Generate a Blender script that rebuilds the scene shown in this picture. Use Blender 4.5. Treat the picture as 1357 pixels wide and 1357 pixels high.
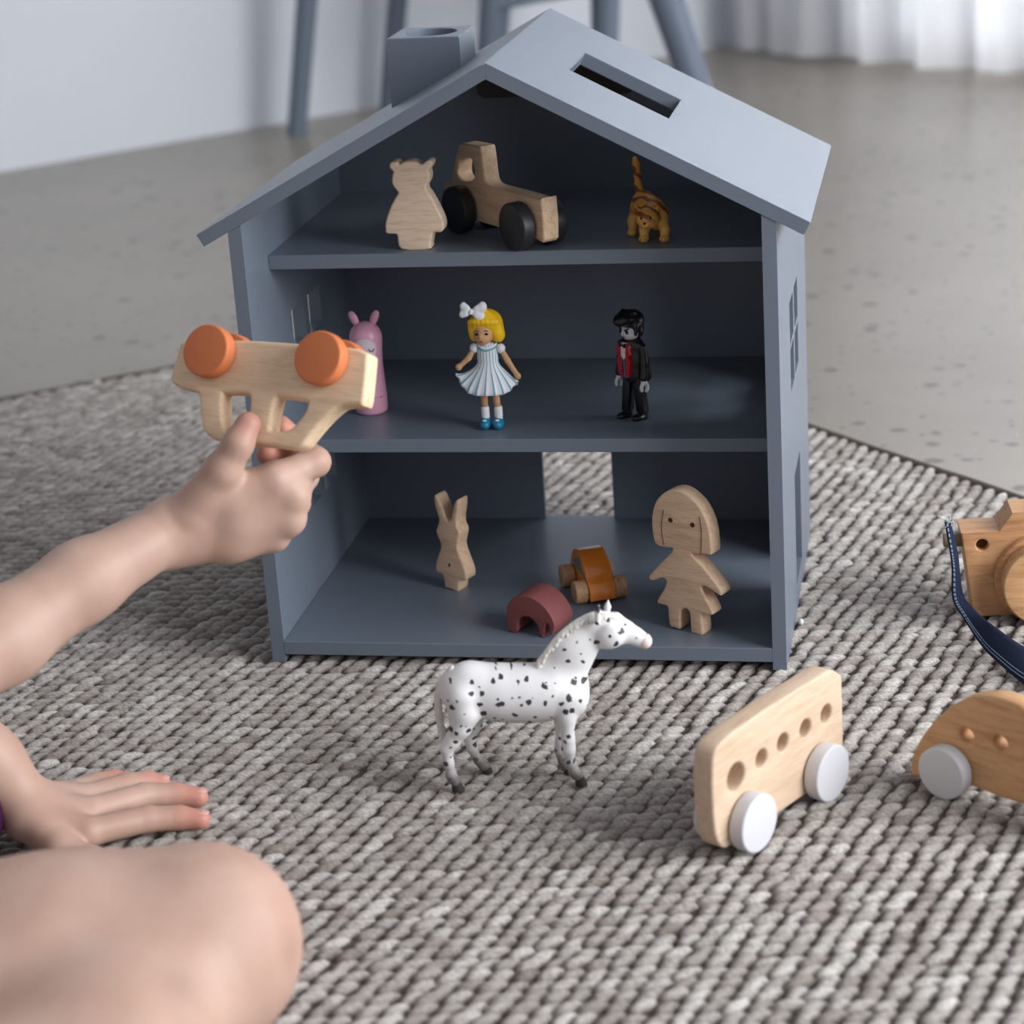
import bpy, bmesh, math, random
import numpy as np
from mathutils import Vector, Matrix, Euler
for _o in list(bpy.data.objects):
    bpy.data.objects.remove(_o)
SC = bpy.context.scene
COL = SC.collection
R = math.radians
random.seed(7)
RNG = np.random.default_rng(7)

# ---------------------------------------------------------------- camera
cam_d = bpy.data.cameras.new('camera')
cam_d.sensor_width = 36.0
cam_d.lens = 80.41
cam_d.clip_start = 0.05
cam = bpy.data.objects.new('camera', cam_d)
cam.location = (0.47307, -1.41815, 0.62942)
cam.rotation_euler = (1.22749, 0.06222, 0.18259)
cam_d.dof.use_dof = True
cam_d.dof.focus_distance = 1.53
cam_d.dof.aperture_fstop = 7.0
COL.objects.link(cam)
SC.camera = cam

# ---------------------------------------------------------------- world and lights
world = bpy.data.worlds.new('world')
SC.world = world
world.use_nodes = True
wbg = world.node_tree.nodes['Background']
wbg.inputs['Color'].default_value = (0.88, 0.93, 1.0, 1)
wbg.inputs['Strength'].default_value = 0.385

def area_light(name, loc, target, sx, sy, power, color):
    l = bpy.data.lights.new(name, 'AREA')
    l.shape = 'RECTANGLE'
    l.size, l.size_y, l.energy, l.color = sx, sy, power, color
    o = bpy.data.objects.new(name, l)
    o.location = loc
    o.rotation_euler = (Vector(target) - Vector(loc)).to_track_quat('-Z', 'Y').to_euler()
    COL.objects.link(o)
    return o
# added area light for daylight assumed from the right
area_light('assumed_side_daylight', (2.40, -0.50, 0.98), (0.2, 0.0, 0.15), 2.0, 1.5, 95, (0.95, 0.97, 1.0))
# daylight outside the curtained window
area_light('window_daylight', (1.25, 2.55, 0.95), (0.85, 2.0, 0.75), 1.3, 1.6, 46, (0.95, 0.97, 1.0))
SC.view_settings.view_transform = 'Standard'
SC.view_settings.look = 'None'
SC.view_settings.exposure = 0.0
SC.view_settings.gamma = 1.0
SC.view_settings.use_curve_mapping = False

# ---------------------------------------------------------------- helpers
def srgb(r, g, b):
    f = lambda c: (c / 255) / 12.92 if c / 255 <= 0.04045 else ((c / 255 + 0.055) / 1.055) ** 2.4
    return (f(r), f(g), f(b), 1.0)

def tag(o, label=None, cat=None, group=None, kind=None):
    if label: o['label'] = label
    if cat: o['category'] = cat
    if group: o['group'] = group
    if kind: o['kind'] = kind
    return o

def thing(name, label, cat, loc=(0, 0, 0), rotz=0.0, group=None):
    o = bpy.data.objects.new(name, None)
    o.empty_display_size = 0.01
    o.location = loc
    o.rotation_euler = (0, 0, rotz)
    COL.objects.link(o)
    return tag(o, label, cat, group)

def obj(name, me, mat, parent=None, smooth=False, label=None, autosmooth=None):
    if isinstance(me, bmesh.types.BMesh):
        bm = me
        me = bpy.data.meshes.new(name)
        bm.to_mesh(me)
        bm.free()
    me.name = name
    o = bpy.data.objects.new(name, me)
    COL.objects.link(o)
    if mat is not None:
        me.materials.clear()
        me.materials.append(mat)
    if smooth:
        me.polygons.foreach_set('use_smooth', [True] * len(me.polygons))
    if autosmooth:
        sharp_by_angle(me, autosmooth)
    if parent is not None:
        o.parent = parent
    if label: o['label'] = label
    return o

def sharp_by_angle(me, deg):
    me.polygons.foreach_set('use_smooth', [True] * len(me.polygons))
    bm = bmesh.new(); bm.from_mesh(me)
    a = R(deg)
    for e in bm.edges:
        if len(e.link_faces) == 2 and e.calc_face_angle(0) > a:
            e.smooth = False
    bm.to_mesh(me); bm.free()

def box_bm(x0, x1, y0, y1, z0, z1, bev=0.0, seg=2, bm=None):
    new = bm is None
    if new: bm = bmesh.new()
    r = bmesh.ops.create_cube(bm, size=1)
    for v in r['verts']:
        v.co = Vector(((x0 + x1) / 2 + v.co.x * (x1 - x0), (y0 + y1) / 2 + v.co.y * (y1 - y0), (z0 + z1) / 2 + v.co.z * (z1 - z0)))
    if bev:
        es = list({e for v in r['verts'] for e in v.link_edges})
        bmesh.ops.bevel(bm, geom=es, offset=bev, segments=seg, profile=0.5, affect='EDGES')
    return bm

def spline(pts, n=4, closed=True):
    P = [np.array(p, float) for p in pts]
    m = len(P); out = []
    for i in range(m if closed else m - 1):
        if closed:
            a, b, c, d = P[i - 1], P[i], P[(i + 1) % m], P[(i + 2) % m]
        else:
            a, b, c, d = P[max(i - 1, 0)], P[i], P[i + 1], P[min(i + 2, m - 1)]
        for k in range(n):
            t = k / n
            out.append(0.5 * (2 * b + (c - a) * t + (2 * a - 5 * b + 4 * c - d) * t * t + (3 * b - a - 3 * c + d) * t ** 3))
    if not closed: out.append(P[-1])
    return out

def flat_mesh(polys, T, bev=0.0, y0=0.0, seg=3):
    """polys (outline first, then holes) in the local XZ plane -> solid from y=y0 (front) back to y0+T."""
    cu = bpy.data.curves.new('tmp', 'CURVE')
    cu.dimensions = '2D'
    cu.fill_mode = 'BOTH'
    for poly in polys:
        sp = cu.splines.new('POLY')
        sp.points.add(len(poly) - 1)
        for q, p in zip(sp.points, poly):
            q.co = (p[0], p[1], 0, 1)
        sp.use_cyclic_u = True
    cu.extrude = T / 2 - bev
    cu.bevel_depth = bev
    cu.bevel_resolution = seg
    cu.offset = -bev
    o = bpy.data.objects.new('tmp', cu)
    COL.objects.link(o)
    dg = bpy.context.evaluated_depsgraph_get()
    dg.update()
    me = bpy.data.meshes.new_from_object(o.evaluated_get(dg))
    bpy.data.objects.remove(o)
    bpy.data.curves.remove(cu)
    me.transform(Matrix.Translation((0, y0 + T / 2, 0)) @ Matrix.Rotation(R(90), 4, 'X'))
    bm = bmesh.new(); bm.from_mesh(me)
    bmesh.ops.remove_doubles(bm, verts=bm.verts, dist=1e-6)
    bmesh.ops.recalc_face_normals(bm, faces=bm.faces)
    for f in bm.faces: f.smooth = False
    bm.to_mesh(me); bm.free()
    return me

def rect(x0, x1, z0, z1):
    return [(x0, z0), (x1, z0), (x1, z1), (x0, z1)]

def circle(cx, cz, r, n=24, rz=None):
    return [(cx + r * math.cos(2 * math.pi * i / n), cz + (rz or r) * math.sin(2 * math.pi * i / n)) for i in range(n)]

def lathe_bm(profile, seg=32, axis='Z', loc=(0, 0, 0), caps=True):
    bm = bmesh.new()
    rings = []
    for r, z in profile:
        ring = []
        for i in range(seg):
            a = 2 * math.pi * i / seg
            ring.append(bm.verts.new((r * math.cos(a), r * math.sin(a), z)))
        rings.append(ring)
    for a, b in zip(rings, rings[1:]):
        for i in range(seg):
            bm.faces.new((a[i], a[(i + 1) % seg], b[(i + 1) % seg], b[i]))
    if caps:
        bm.faces.new(list(reversed(rings[0])))
        bm.faces.new(rings[-1])
    if axis == 'Y':
        bmesh.ops.rotate(bm, verts=bm.verts, matrix=Matrix.Rotation(R(-90), 3, 'X'))
    elif axis == 'X':
        bmesh.ops.rotate(bm, verts=bm.verts, matrix=Matrix.Rotation(R(90), 3, 'Y'))
    bmesh.ops.translate(bm, verts=bm.verts, vec=loc)
    bmesh.ops.recalc_face_normals(bm, faces=bm.faces)
    return bm

def disc_profile(r, t, bev, n=4):
    """closed wheel profile centred on 0, thickness t"""
    p = []
    for i in range(n + 1):
        a = R(-90 + 90 * i / n)
        p.append((r - bev + bev * math.cos(a), -t / 2 + bev + bev * math.sin(a)))
    for i in range(n + 1):
        a = R(90 * i / n)
        p.append((r - bev + bev * math.cos(a), t / 2 - bev + bev * math.sin(a)))
    return p

def tube_bm(pts, radii, seg=10, bm=None):
    """swept tube with end caps"""
    if bm is None: bm = bmesh.new()
    P = [Vector(p) for p in pts]
    if not hasattr(radii, '__len__'): radii = [radii] * len(P)
    rings = []
    up = None
    for i, p in enumerate(P):
        t = (P[min(i + 1, len(P) - 1)] - P[max(i - 1, 0)]).normalized()
        if up is None:
            up = t.orthogonal().normalized()
        else:
            up = (up - t * up.dot(t)).normalized()
        s = t.cross(up)
        rings.append([bm.verts.new(p + (up * math.cos(2 * math.pi * k / seg) + s * math.sin(2 * math.pi * k / seg)) * radii[i]) for k in range(seg)])
    for a, b in zip(rings, rings[1:]):
        for i in range(seg):
            bm.faces.new((a[i], a[(i + 1) % seg], b[(i + 1) % seg], b[i]))
    bm.faces.new(list(reversed(rings[0])))
    bm.faces.new(rings[-1])
    return bm

# ---- organic bodies: blended distance field + surface nets
def sdf_mesh(prims, res, smooth_it=2):
    """prims: (kind, data, k). kind 'c': (a, b, ra, rb[, n, flat]); kind 'e': (centre, radii, rot3x3 or None); kind 's' subtract ellipsoid"""
    lo = np.array([1e9] * 3); hi = -lo
    boxes = []
    for kind, dt, k in prims:
        if kind == 'c':
            a, b = np.array(dt[0], float), np.array(dt[1], float)
            r = max(dt[2], dt[3])
            l, h = np.minimum(a, b) - r, np.maximum(a, b) + r
        else:
            r = max(dt[1]); c = np.array(dt[0], float)
            l, h = c - r, c + r
        boxes.append((l - k - 2 * res, h + k + 2 * res))
        if kind != 's':
            lo = np.minimum(lo, l); hi = np.maximum(hi, h)
    lo -= 4 * res; hi += 4 * res
    n = np.ceil((hi - lo) / res).astype(int) + 1
    D = np.full(n, 10.0, np.float32)
    for (kind, dt, k), (l, h) in zip(prims, boxes):
        i0 = np.clip(np.floor((l - lo) / res).astype(int), 0, n - 1)
        i1 = np.clip(np.ceil((h - lo) / res).astype(int) + 1, 1, n)
        g = np.meshgrid(*[(lo[q] + res * np.arange(i0[q], i1[q])).astype(np.float32) for q in range(3)], indexing='ij')
        p = np.stack(g, -1)
        if kind == 'c':
            a, b = np.array(dt[0], np.float32), np.array(dt[1], np.float32)
            ba = b - a
            t = np.clip(((p - a) @ ba) / max(float(ba @ ba), 1e-12), 0, 1)
            v = p - a - t[..., None] * ba
            if len(dt) > 4 and dt[4] is not None:
                nn = np.array(dt[4], np.float32); nn /= np.linalg.norm(nn)
                vn = v @ nn
                v = v + (vn * (dt[5] - 1))[..., None] * nn
            d = np.sqrt((v * v).sum(-1)) - (dt[2] + (dt[3] - dt[2]) * t)
        else:
            v = p - np.array(dt[0], np.float32)
            if len(dt) > 2 and dt[2] is not None:
                v = v @ np.array(dt[2], np.float32)
            rr = np.array(dt[1], np.float32)
            q = v / rr
            k0 = np.sqrt((q * q).sum(-1)) + 1e-9
            k1 = np.sqrt(((q / rr) ** 2).sum(-1)) + 1e-9
            d = k0 * (k0 - 1) / k1
        sl = tuple(slice(i0[q], i1[q]) for q in range(3))
        E = D[sl]
        if kind == 's':
            hh = np.clip(0.5 - 0.5 * (E + d) / k, 0, 1)
            D[sl] = E * (1 - hh) - d * hh + k * hh * (1 - hh)
        else:
            hh = np.clip(0.5 + 0.5 * (E - d) / k, 0, 1)
            D[sl] = E * (1 - hh) + d * hh - k * hh * (1 - hh)
    # surface nets
    S = D < 0
    c = [S[i:n[0] - 1 + i, j:n[1] - 1 + j, m:n[2] - 1 + m] for i in (0, 1) for j in (0, 1) for m in (0, 1)]
    cnt = sum(x.astype(np.int8) for x in c)
    act = (cnt > 0) & (cnt < 8)
    idx = -np.ones(act.shape, np.int64)
    cells = np.argwhere(act)
    idx[act] = np.arange(len(cells))
    acc = np.zeros((len(cells), 3)); w = np.zeros(len(cells))
    corners = [(i, j, m) for i in (0, 1) for j in (0, 1) for m in (0, 1)]
    vals = {q: D[cells[:, 0] + q[0], cells[:, 1] + q[1], cells[:, 2] + q[2]].astype(np.float64) for q in corners}
    for q in corners:
        for ax in range(3):
            if q[ax] == 0:
                q2 = list(q); q2[ax] = 1; q2 = tuple(q2)
                a, b = vals[q], vals[q2]
                m = (a < 0) != (b < 0)
                t = np.where(m, a / np.where(m, a - b, 1), 0)
                pt = np.array(q, float) + t[:, None] * (np.array(q2) - np.array(q))
                acc[m] += pt[m]; w[m] += 1
    V = lo + res * (cells + acc / w[:, None])
    F = []
    for ax in range(3):
        o1, o2 = [(1, 2), (2, 0), (0, 1)][ax]
        sl0 = [slice(1, -1)] * 3; sl0[ax] = slice(0, -1)
        sl1 = [slice(1, -1)] * 3; sl1[ax] = slice(1, None)
        a, b = S[tuple(sl0)], S[tuple(sl1)]
        for flip, mm in ((False, a & ~b), (True, ~a & b)):
            e = np.argwhere(mm)
            if not len(e): continue
            base = e.copy(); base[:, o1] += 1; base[:, o2] += 1
            def at(d1, d2):
                q = base.copy(); q[:, o1] += d1; q[:, o2] += d2
                return idx[q[:, 0], q[:, 1], q[:, 2]]
            quad = np.stack([at(-1, -1), at(0, -1), at(0, 0), at(-1, 0)], 1)
            F.append(quad[:, ::-1] if flip else quad)
    F = np.concatenate(F)
    E = np.concatenate([F[:, [0, 1]], F[:, [1, 2]], F[:, [2, 3]], F[:, [3, 0]]])
    for _ in range(smooth_it):
        s = np.zeros_like(V); k = np.zeros(len(V))
        np.add.at(s, E[:, 0], V[E[:, 1]]); np.add.at(k, E[:, 0], 1)
        V = 0.5 * V + 0.5 * s / k[:, None]
    return V, F

def np_mesh(name, V, F):
    me = bpy.data.meshes.new(name)
    V = np.ascontiguousarray(V, np.float32); F = np.ascontiguousarray(F, np.int32)
    m = F.shape[1]
    me.vertices.add(len(V)); me.vertices.foreach_set('co', V.ravel())
    me.loops.add(F.size); me.loops.foreach_set('vertex_index', F.ravel())
    me.polygons.add(len(F))
    me.polygons.foreach_set('loop_start', np.arange(0, F.size, m, dtype=np.int32))
    me.polygons.foreach_set('loop_total', np.full(len(F), m, np.int32))
    me.polygons.foreach_set('use_smooth', np.ones(len(F), bool))
    me.update(calc_edges=True)
    return me

def sdf_obj(name, prims, res, mat, parent=None, it=2, label=None):
    V, F = sdf_mesh(prims, res, it)
    return obj(name, np_mesh(name, V, F), mat, parent, label=label)

def chain(pts, k, n=None, flat=1.0):
    """pts: (x, y, z, r)"""
    return [('c', (a[:3], b[:3], a[3], b[3], n, flat) if n is not None else (a[:3], b[:3], a[3], b[3]), k) for a, b in zip(pts, pts[1:])]

# ---------------------------------------------------------------- materials
def nt(name):
    m = bpy.data.materials.new(name)
    m.use_nodes = True
    t = m.node_tree
    return m, t, t.nodes['Principled BSDF']

def N(t, typ, **kw):
    n = t.nodes.new(typ)
    for k, v in kw.items():
        if k in n.inputs: n.inputs[k].default_value = v
        else: setattr(n, k, v)
    return n

def L(t, a, b): t.links.new(a, b)

def ramp(t, stops, fac=None):
    r = t.nodes.new('ShaderNodeValToRGB')
    e = r.color_ramp.elements
    while len(e) < len(stops): e.new(0.5)
    for q, (p, c) in zip(e, stops):
        q.position = p; q.color = c if len(c) == 4 else (*c, 1)
    if fac is not None: L(t, fac, r.inputs['Fac'])
    return r

def mapping(t, scale=(1, 1, 1), rot=(0, 0, 0), coord='Object'):
    c = t.nodes.new('ShaderNodeTexCoord')
    m = t.nodes.new('ShaderNodeMapping')
    m.inputs['Scale'].default_value = scale
    m.inputs['Rotation'].default_value = rot
    L(t, c.outputs[coord], m.inputs['Vector'])
    return m.outputs['Vector']

def bump(t, bsdf, h, strength=0.2, dist=0.001):
    b = N(t, 'ShaderNodeBump', Strength=strength, Distance=dist)
    L(t, h, b.inputs['Height'])
    L(t, b.outputs['Normal'], bsdf.inputs['Normal'])

def plain(name, col, rough=0.5, spec=0.5, noise=0.0, scale=300, bumps=0.0, sss=0.0, coat=0.0):
    m, t, b = nt(name)
    b.inputs['Base Color'].default_value = col
    b.inputs['Roughness'].default_value = rough
    b.inputs['Specular IOR Level'].default_value = spec
    if coat: b.inputs['Coat Weight'].default_value = coat
    if sss:
        b.inputs['Subsurface Weight'].default_value = sss
        b.inputs['Subsurface Scale'].default_value = 0.004
    v = mapping(t)
    nz = N(t, 'ShaderNodeTexNoise', Scale=scale, Detail=3.0)
    L(t, v, nz.inputs['Vector'])
    n = max(noise, 0.01)
    r = ramp(t, [(0.25, tuple(c * (1 - n) for c in col[:3])), (0.75, tuple(min(1, c * (1 + n)) for c in col[:3]))], nz.outputs['Fac'])
    L(t, r.outputs['Color'], b.inputs['Base Color'])
    if bumps: bump(t, b, nz.outputs['Fac'], bumps, 0.0005)
    return m

def wood(name, light, dark, rot=(0, 0, 0), rough=0.5, tilt=0.12):
    """beech: long fibres along local X, short dark flecks and a slow drift of tone"""
    m, t, b = nt(name)
    v = mapping(t, (14, 130, 130), (rot[0], rot[1] + tilt, rot[2]))
    n1 = N(t, 'ShaderNodeTexNoise', Scale=1.6, Detail=6.0, Roughness=0.6, Distortion=0.35)
    L(t, v, n1.inputs['Vector'])
    v2 = mapping(t, (60, 900, 900), (rot[0], rot[1] + tilt, rot[2]))
    n2 = N(t, 'ShaderNodeTexNoise', Scale=1.4, Detail=2.0)
    L(t, v2, n2.inputs['Vector'])
    r1 = ramp(t, [(0.3, dark), (0.52, light), (0.8, tuple(min(1, c * 1.07) for c in light[:3]))], n1.outputs['Fac'])
    r2 = ramp(t, [(0.33, (0.83, 0.80, 0.77)), (0.5, (1, 1, 1))], n2.outputs['Fac'])
    mx = N(t, 'ShaderNodeMix', data_type='RGBA', blend_type='MULTIPLY')
    mx.inputs['Factor'].default_value = 0.8
    L(t, r1.outputs['Color'], mx.inputs[6]); L(t, r2.outputs['Color'], mx.inputs[7])
    L(t, mx.outputs[2], b.inputs['Base Color'])
    b.inputs['Roughness'].default_value = rough
    b.inputs['Specular IOR Level'].default_value = 0.3
    bump(t, b, n2.outputs['Fac'], 0.08, 0.0003)
    return m

M = {}
M['paint'] = plain('blue_grey_paint', srgb(113, 123, 136), 0.36, 0.5, 0.03, 900, 0.05)
M['dim_recess'] = plain('dim_recess_brown', srgb(92, 84, 82), 0.7, 0.2, 0.05)  # dark tone painted to give the dimness of a recess
M['beech'] = wood('beech_wood', srgb(228, 198, 166), srgb(208, 172, 137))
M['beech_tilt'] = wood('beech_wood_slanting', srgb(240, 216, 190), srgb(226, 197, 168), tilt=-0.2)
M['beech_doll'] = wood('beech_wood_doll', srgb(232, 199, 168), srgb(214, 178, 146), tilt=0.03)
M['beech_pale'] = wood('beech_wood_pale', srgb(243, 214, 180), srgb(233, 199, 161))
M['beech_bus'] = wood('beech_wood_bus', srgb(220, 193, 167), srgb(208, 178, 149))
M['beech_warm'] = wood('beech_wood_warm', srgb(216, 168, 122), srgb(190, 140, 97))
M['beech_red'] = wood('beech_wood_camera', srgb(206, 156, 112), srgb(178, 127, 88), tilt=0.0)
M['beech_end'] = wood('beech_wood_wheel', srgb(206, 165, 128), srgb(170, 128, 95), rot=(0, 0, 1.57))
M['white_wheel'] = plain('white_lacquer', srgb(212, 212, 216), 0.4, 0.4)
M['black_wheel'] = plain('black_lacquer', srgb(40, 40, 43), 0.45, 0.5, 0.05)
M['orange_wheel'] = plain('burnt_orange_lacquer', srgb(214, 124, 78), 0.5, 0.35, 0.03)
M['orange_gloss'] = plain('orange_gloss', srgb(244, 138, 44), 0.22, 0.6, 0.04, 200, coat=0.5)
M['teal'] = plain('muted_teal_paint', srgb(110, 135, 128), 0.4)
M['maroon'] = plain('maroon_paint', srgb(132, 76, 76), 0.55, 0.3, 0.04)
M['dark_hole'] = plain('burnt_wood_mark', srgb(88, 58, 40), 0.8, 0.1)
M['pencil'] = plain('engraved_line', srgb(120, 82, 56), 0.8, 0.1)
M['pink'] = plain('pink_plastic', srgb(234, 170, 196), 0.32, 0.5)
M['pink_light'] = plain('pink_plastic_inner_ear', srgb(234, 172, 196), 0.4, 0.4)
M['face_white'] = plain('pale_face_print', srgb(236, 218, 226), 0.35, 0.5)
M['ink'] = plain('black_print', srgb(38, 34, 40), 0.5, 0.3)
M['red_ink'] = plain('red_print', srgb(165, 40, 60), 0.5, 0.3)
M['toy_skin'] = plain('toy_skin_paint', srgb(205, 160, 118), 0.5, 0.3, 0.04)
M['yellow_hair'] = plain('yellow_paint', srgb(246, 196, 30), 0.42, 0.4, 0.08, 250, 0.3)
M['toy_white'] = plain('white_paint', srgb(232, 234, 238), 0.5, 0.35, 0.02)
M['toy_blue'] = plain('blue_shoe_paint', srgb(22, 128, 165), 0.35, 0.5, 0.04)
M['stripe_blue'] = plain('pale_blue_paint', srgb(110, 168, 192), 0.5, 0.3)
M['toy_black'] = plain('black_plastic', srgb(20, 20, 23), 0.3, 0.6)
M['toy_red'] = plain('red_plastic', srgb(190, 30, 40), 0.4, 0.5)
M['toy_blue_vest'] = plain('dark_blue_plastic', srgb(48, 52, 92), 0.4, 0.5)
M['stool'] = plain('blue_grey_stool_paint', srgb(104, 114, 130), 0.5, 0.4, 0.03)
M['denim'] = plain('navy_denim', srgb(40, 47, 66), 0.9, 0.1, 0.35, 1500, 0.4)
M['thread'] = plain('pale_thread', srgb(150, 165, 190), 0.9, 0.1)
M['white_thread'] = plain('white_cotton_thread', srgb(225, 225, 225), 0.9, 0.1)
M['brass'] = plain('aged_brass', srgb(128, 108, 78), 0.45, 0.5, 0.1)
M['lens'] = plain('dark_inner_lens_wood', srgb(150, 105, 75), 0.5, 0.3, 0.1)
M['purple'] = plain('plum_velvet', srgb(66, 24, 62), 0.95, 0.1, 0.2, 400, 0.3)
M['nail'] = plain('fingernail', srgb(222, 170, 156), 0.35, 0.5)
M['hair_brown'] = plain('brown_hair', srgb(90, 62, 42), 0.6, 0.3, 0.3, 200, 0.5)
M['hoof'] = plain('dark_hoof_paint', srgb(62, 58, 56), 0.6, 0.3, 0.15, 300)
M['wall_paint'] = plain('white_wall_paint', srgb(214, 217, 224), 0.85, 0.1, 0.015, 6)
M['mane'] = plain('cream_mane_paint', srgb(236, 233, 226), 0.6, 0.3, 0.1, 500, 0.4)
M['muzzle'] = plain('pink_muzzle_paint', srgb(236, 218, 214), 0.6, 0.3)
M['window_frame'] = plain('window_frame_white', srgb(225, 226, 228), 0.5)

def mat_floor():
    m, t, b = nt('polished_concrete')
    v = mapping(t)
    n1 = N(t, 'ShaderNodeTexNoise', Scale=2.2, Detail=6.0, Roughness=0.6)
    L(t, v, n1.inputs['Vector'])
    r1 = ramp(t, [(0.3, srgb(139, 131, 119)), (0.7, srgb(158, 150, 137))], n1.outputs['Fac'])
    n0 = N(t, 'ShaderNodeTexNoise', Scale=20.0, Detail=4.0)
    L(t, v, n0.inputs['Vector'])
    add = N(t, 'ShaderNodeVectorMath', operation='ADD')
    sc = N(t, 'ShaderNodeVectorMath', operation='SCALE'); sc.inputs['Scale'].default_value = 0.02
    L(t, n0.outputs['Color'], sc.inputs[0]); L(t, v, add.inputs[0]); L(t, sc.outputs[0], add.inputs[1])
    col = r1.outputs['Color']
    for s, lo, hi, c, f in ((30, 0.16, 0.28, srgb(88, 83, 76), 0.85), (62, 0.16, 0.28, srgb(104, 99, 90), 0.75), (60, 0.08, 0.18, srgb(166, 161, 152), 0.6)):
        vo = N(t, 'ShaderNodeTexVoronoi', Scale=float(s), Randomness=1.0)
        L(t, add.outputs[0], vo.inputs['Vector'])
        rd = ramp(t, [(lo, (1, 1, 1)), (hi, (0, 0, 0))], vo.outputs['Distance'])
        sep = N(t, 'ShaderNodeSeparateColor'); L(t, vo.outputs['Color'], sep.inputs[0])
        gt = N(t, 'ShaderNodeMath', operation='GREATER_THAN'); gt.inputs[1].default_value = 0.6
        L(t, sep.outputs[0], gt.inputs[0])
        mu = N(t, 'ShaderNodeMath', operation='MULTIPLY'); L(t, rd.outputs['Color'], mu.inputs[0]); L(t, gt.outputs[0], mu.inputs[1])
        mu2 = N(t, 'ShaderNodeMath', operation='MULTIPLY'); mu2.inputs[1].default_value = f; L(t, mu.outputs[0], mu2.inputs[0])
        mx = N(t, 'ShaderNodeMix', data_type='RGBA')
        L(t, mu2.outputs[0], mx.inputs[0]); L(t, col, mx.inputs[6]); mx.inputs[7].default_value = c
        col = mx.outputs[2]
    L(t, col, b.inputs['Base Color'])
    b.inputs['Roughness'].default_value = 0.32
    b.inputs['Specular IOR Level'].default_value = 0.5
    return m
M['floor'] = mat_floor()

def mat_yarn():
    m, t, b = nt('wool_yarn')
    a = N(t, 'ShaderNodeAttribute', attribute_name='tone')
    r = ramp(t, [(0.0, srgb(128, 117, 110)), (0.3, srgb(158, 150, 144)), (0.65, srgb(181, 175, 169)), (1.0, srgb(212, 208, 203))], a.outputs['Fac'])
    v = mapping(t, (0.35, 1, 1), (0, 0, R(-50)))
    n = N(t, 'ShaderNodeTexNoise', Scale=620.0, Detail=3.0, Roughness=0.7)
    L(t, v, n.inputs['Vector'])
    r2 = ramp(t, [(0.32, (0.50, 0.47, 0.45)), (0.62, (1.16, 1.16, 1.16))], n.outputs['Fac'])
    mx = N(t, 'ShaderNodeMix', data_type='RGBA', blend_type='MULTIPLY'); mx.inputs[0].default_value = 0.85
    L(t, r.outputs['Color'], mx.inputs[6]); L(t, r2.outputs['Color'], mx.inputs[7])
    L(t, mx.outputs[2], b.inputs['Base Color'])
    b.inputs['Roughness'].default_value = 0.95
    b.inputs['Specular IOR Level'].default_value = 0.1
    b.inputs['Sheen Weight'].default_value = 0.2
    bump(t, b, n.outputs['Fac'], 0.6, 0.0015)
    return m
M['yarn'] = mat_yarn()
M['rug_base'] = plain('rug_backing', srgb(104, 94, 88), 0.95, 0.05, 0.2, 300)

def mat_skin():
    m, t, b = nt('skin')
    a = N(t, 'ShaderNodeAttribute', attribute_name='flush')
    v = mapping(t)
    n = N(t, 'ShaderNodeTexNoise', Scale=28.0, Detail=4.0)
    L(t, v, n.inputs['Vector'])
    r = ramp(t, [(0.3, srgb(186, 151, 134)), (0.7, srgb(199, 167, 151))], n.outputs['Fac'])
    mx = N(t, 'ShaderNodeMix', data_type='RGBA')
    L(t, a.outputs['Fac'], mx.inputs[0]); L(t, r.outputs['Color'], mx.inputs[6]); mx.inputs[7].default_value = srgb(216, 128, 112)
    b2 = N(t, 'ShaderNodeAttribute', attribute_name='bruise')
    mx2 = N(t, 'ShaderNodeMix', data_type='RGBA')
    L(t, b2.outputs['Fac'], mx2.inputs[0]); L(t, mx.outputs[2], mx2.inputs[6]); mx2.inputs[7].default_value = srgb(128, 100, 92)
    L(t, mx2.outputs[2], b.inputs['Base Color'])
    b.inputs['Roughness'].default_value = 0.5
    b.inputs['Specular IOR Level'].default_value = 0.35
    b.inputs['Subsurface Weight'].default_value = 0.15
    b.inputs['Subsurface Radius'].default_value = (1.0, 0.35, 0.2)
    b.inputs['Subsurface Scale'].default_value = 0.006
    n2 = N(t, 'ShaderNodeTexNoise', Scale=900.0, Detail=2.0)
    L(t, v, n2.inputs['Vector'])
    bump(t, b, n2.outputs['Fac'], 0.05, 0.0003)
    return m
M['skin'] = mat_skin()

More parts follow.
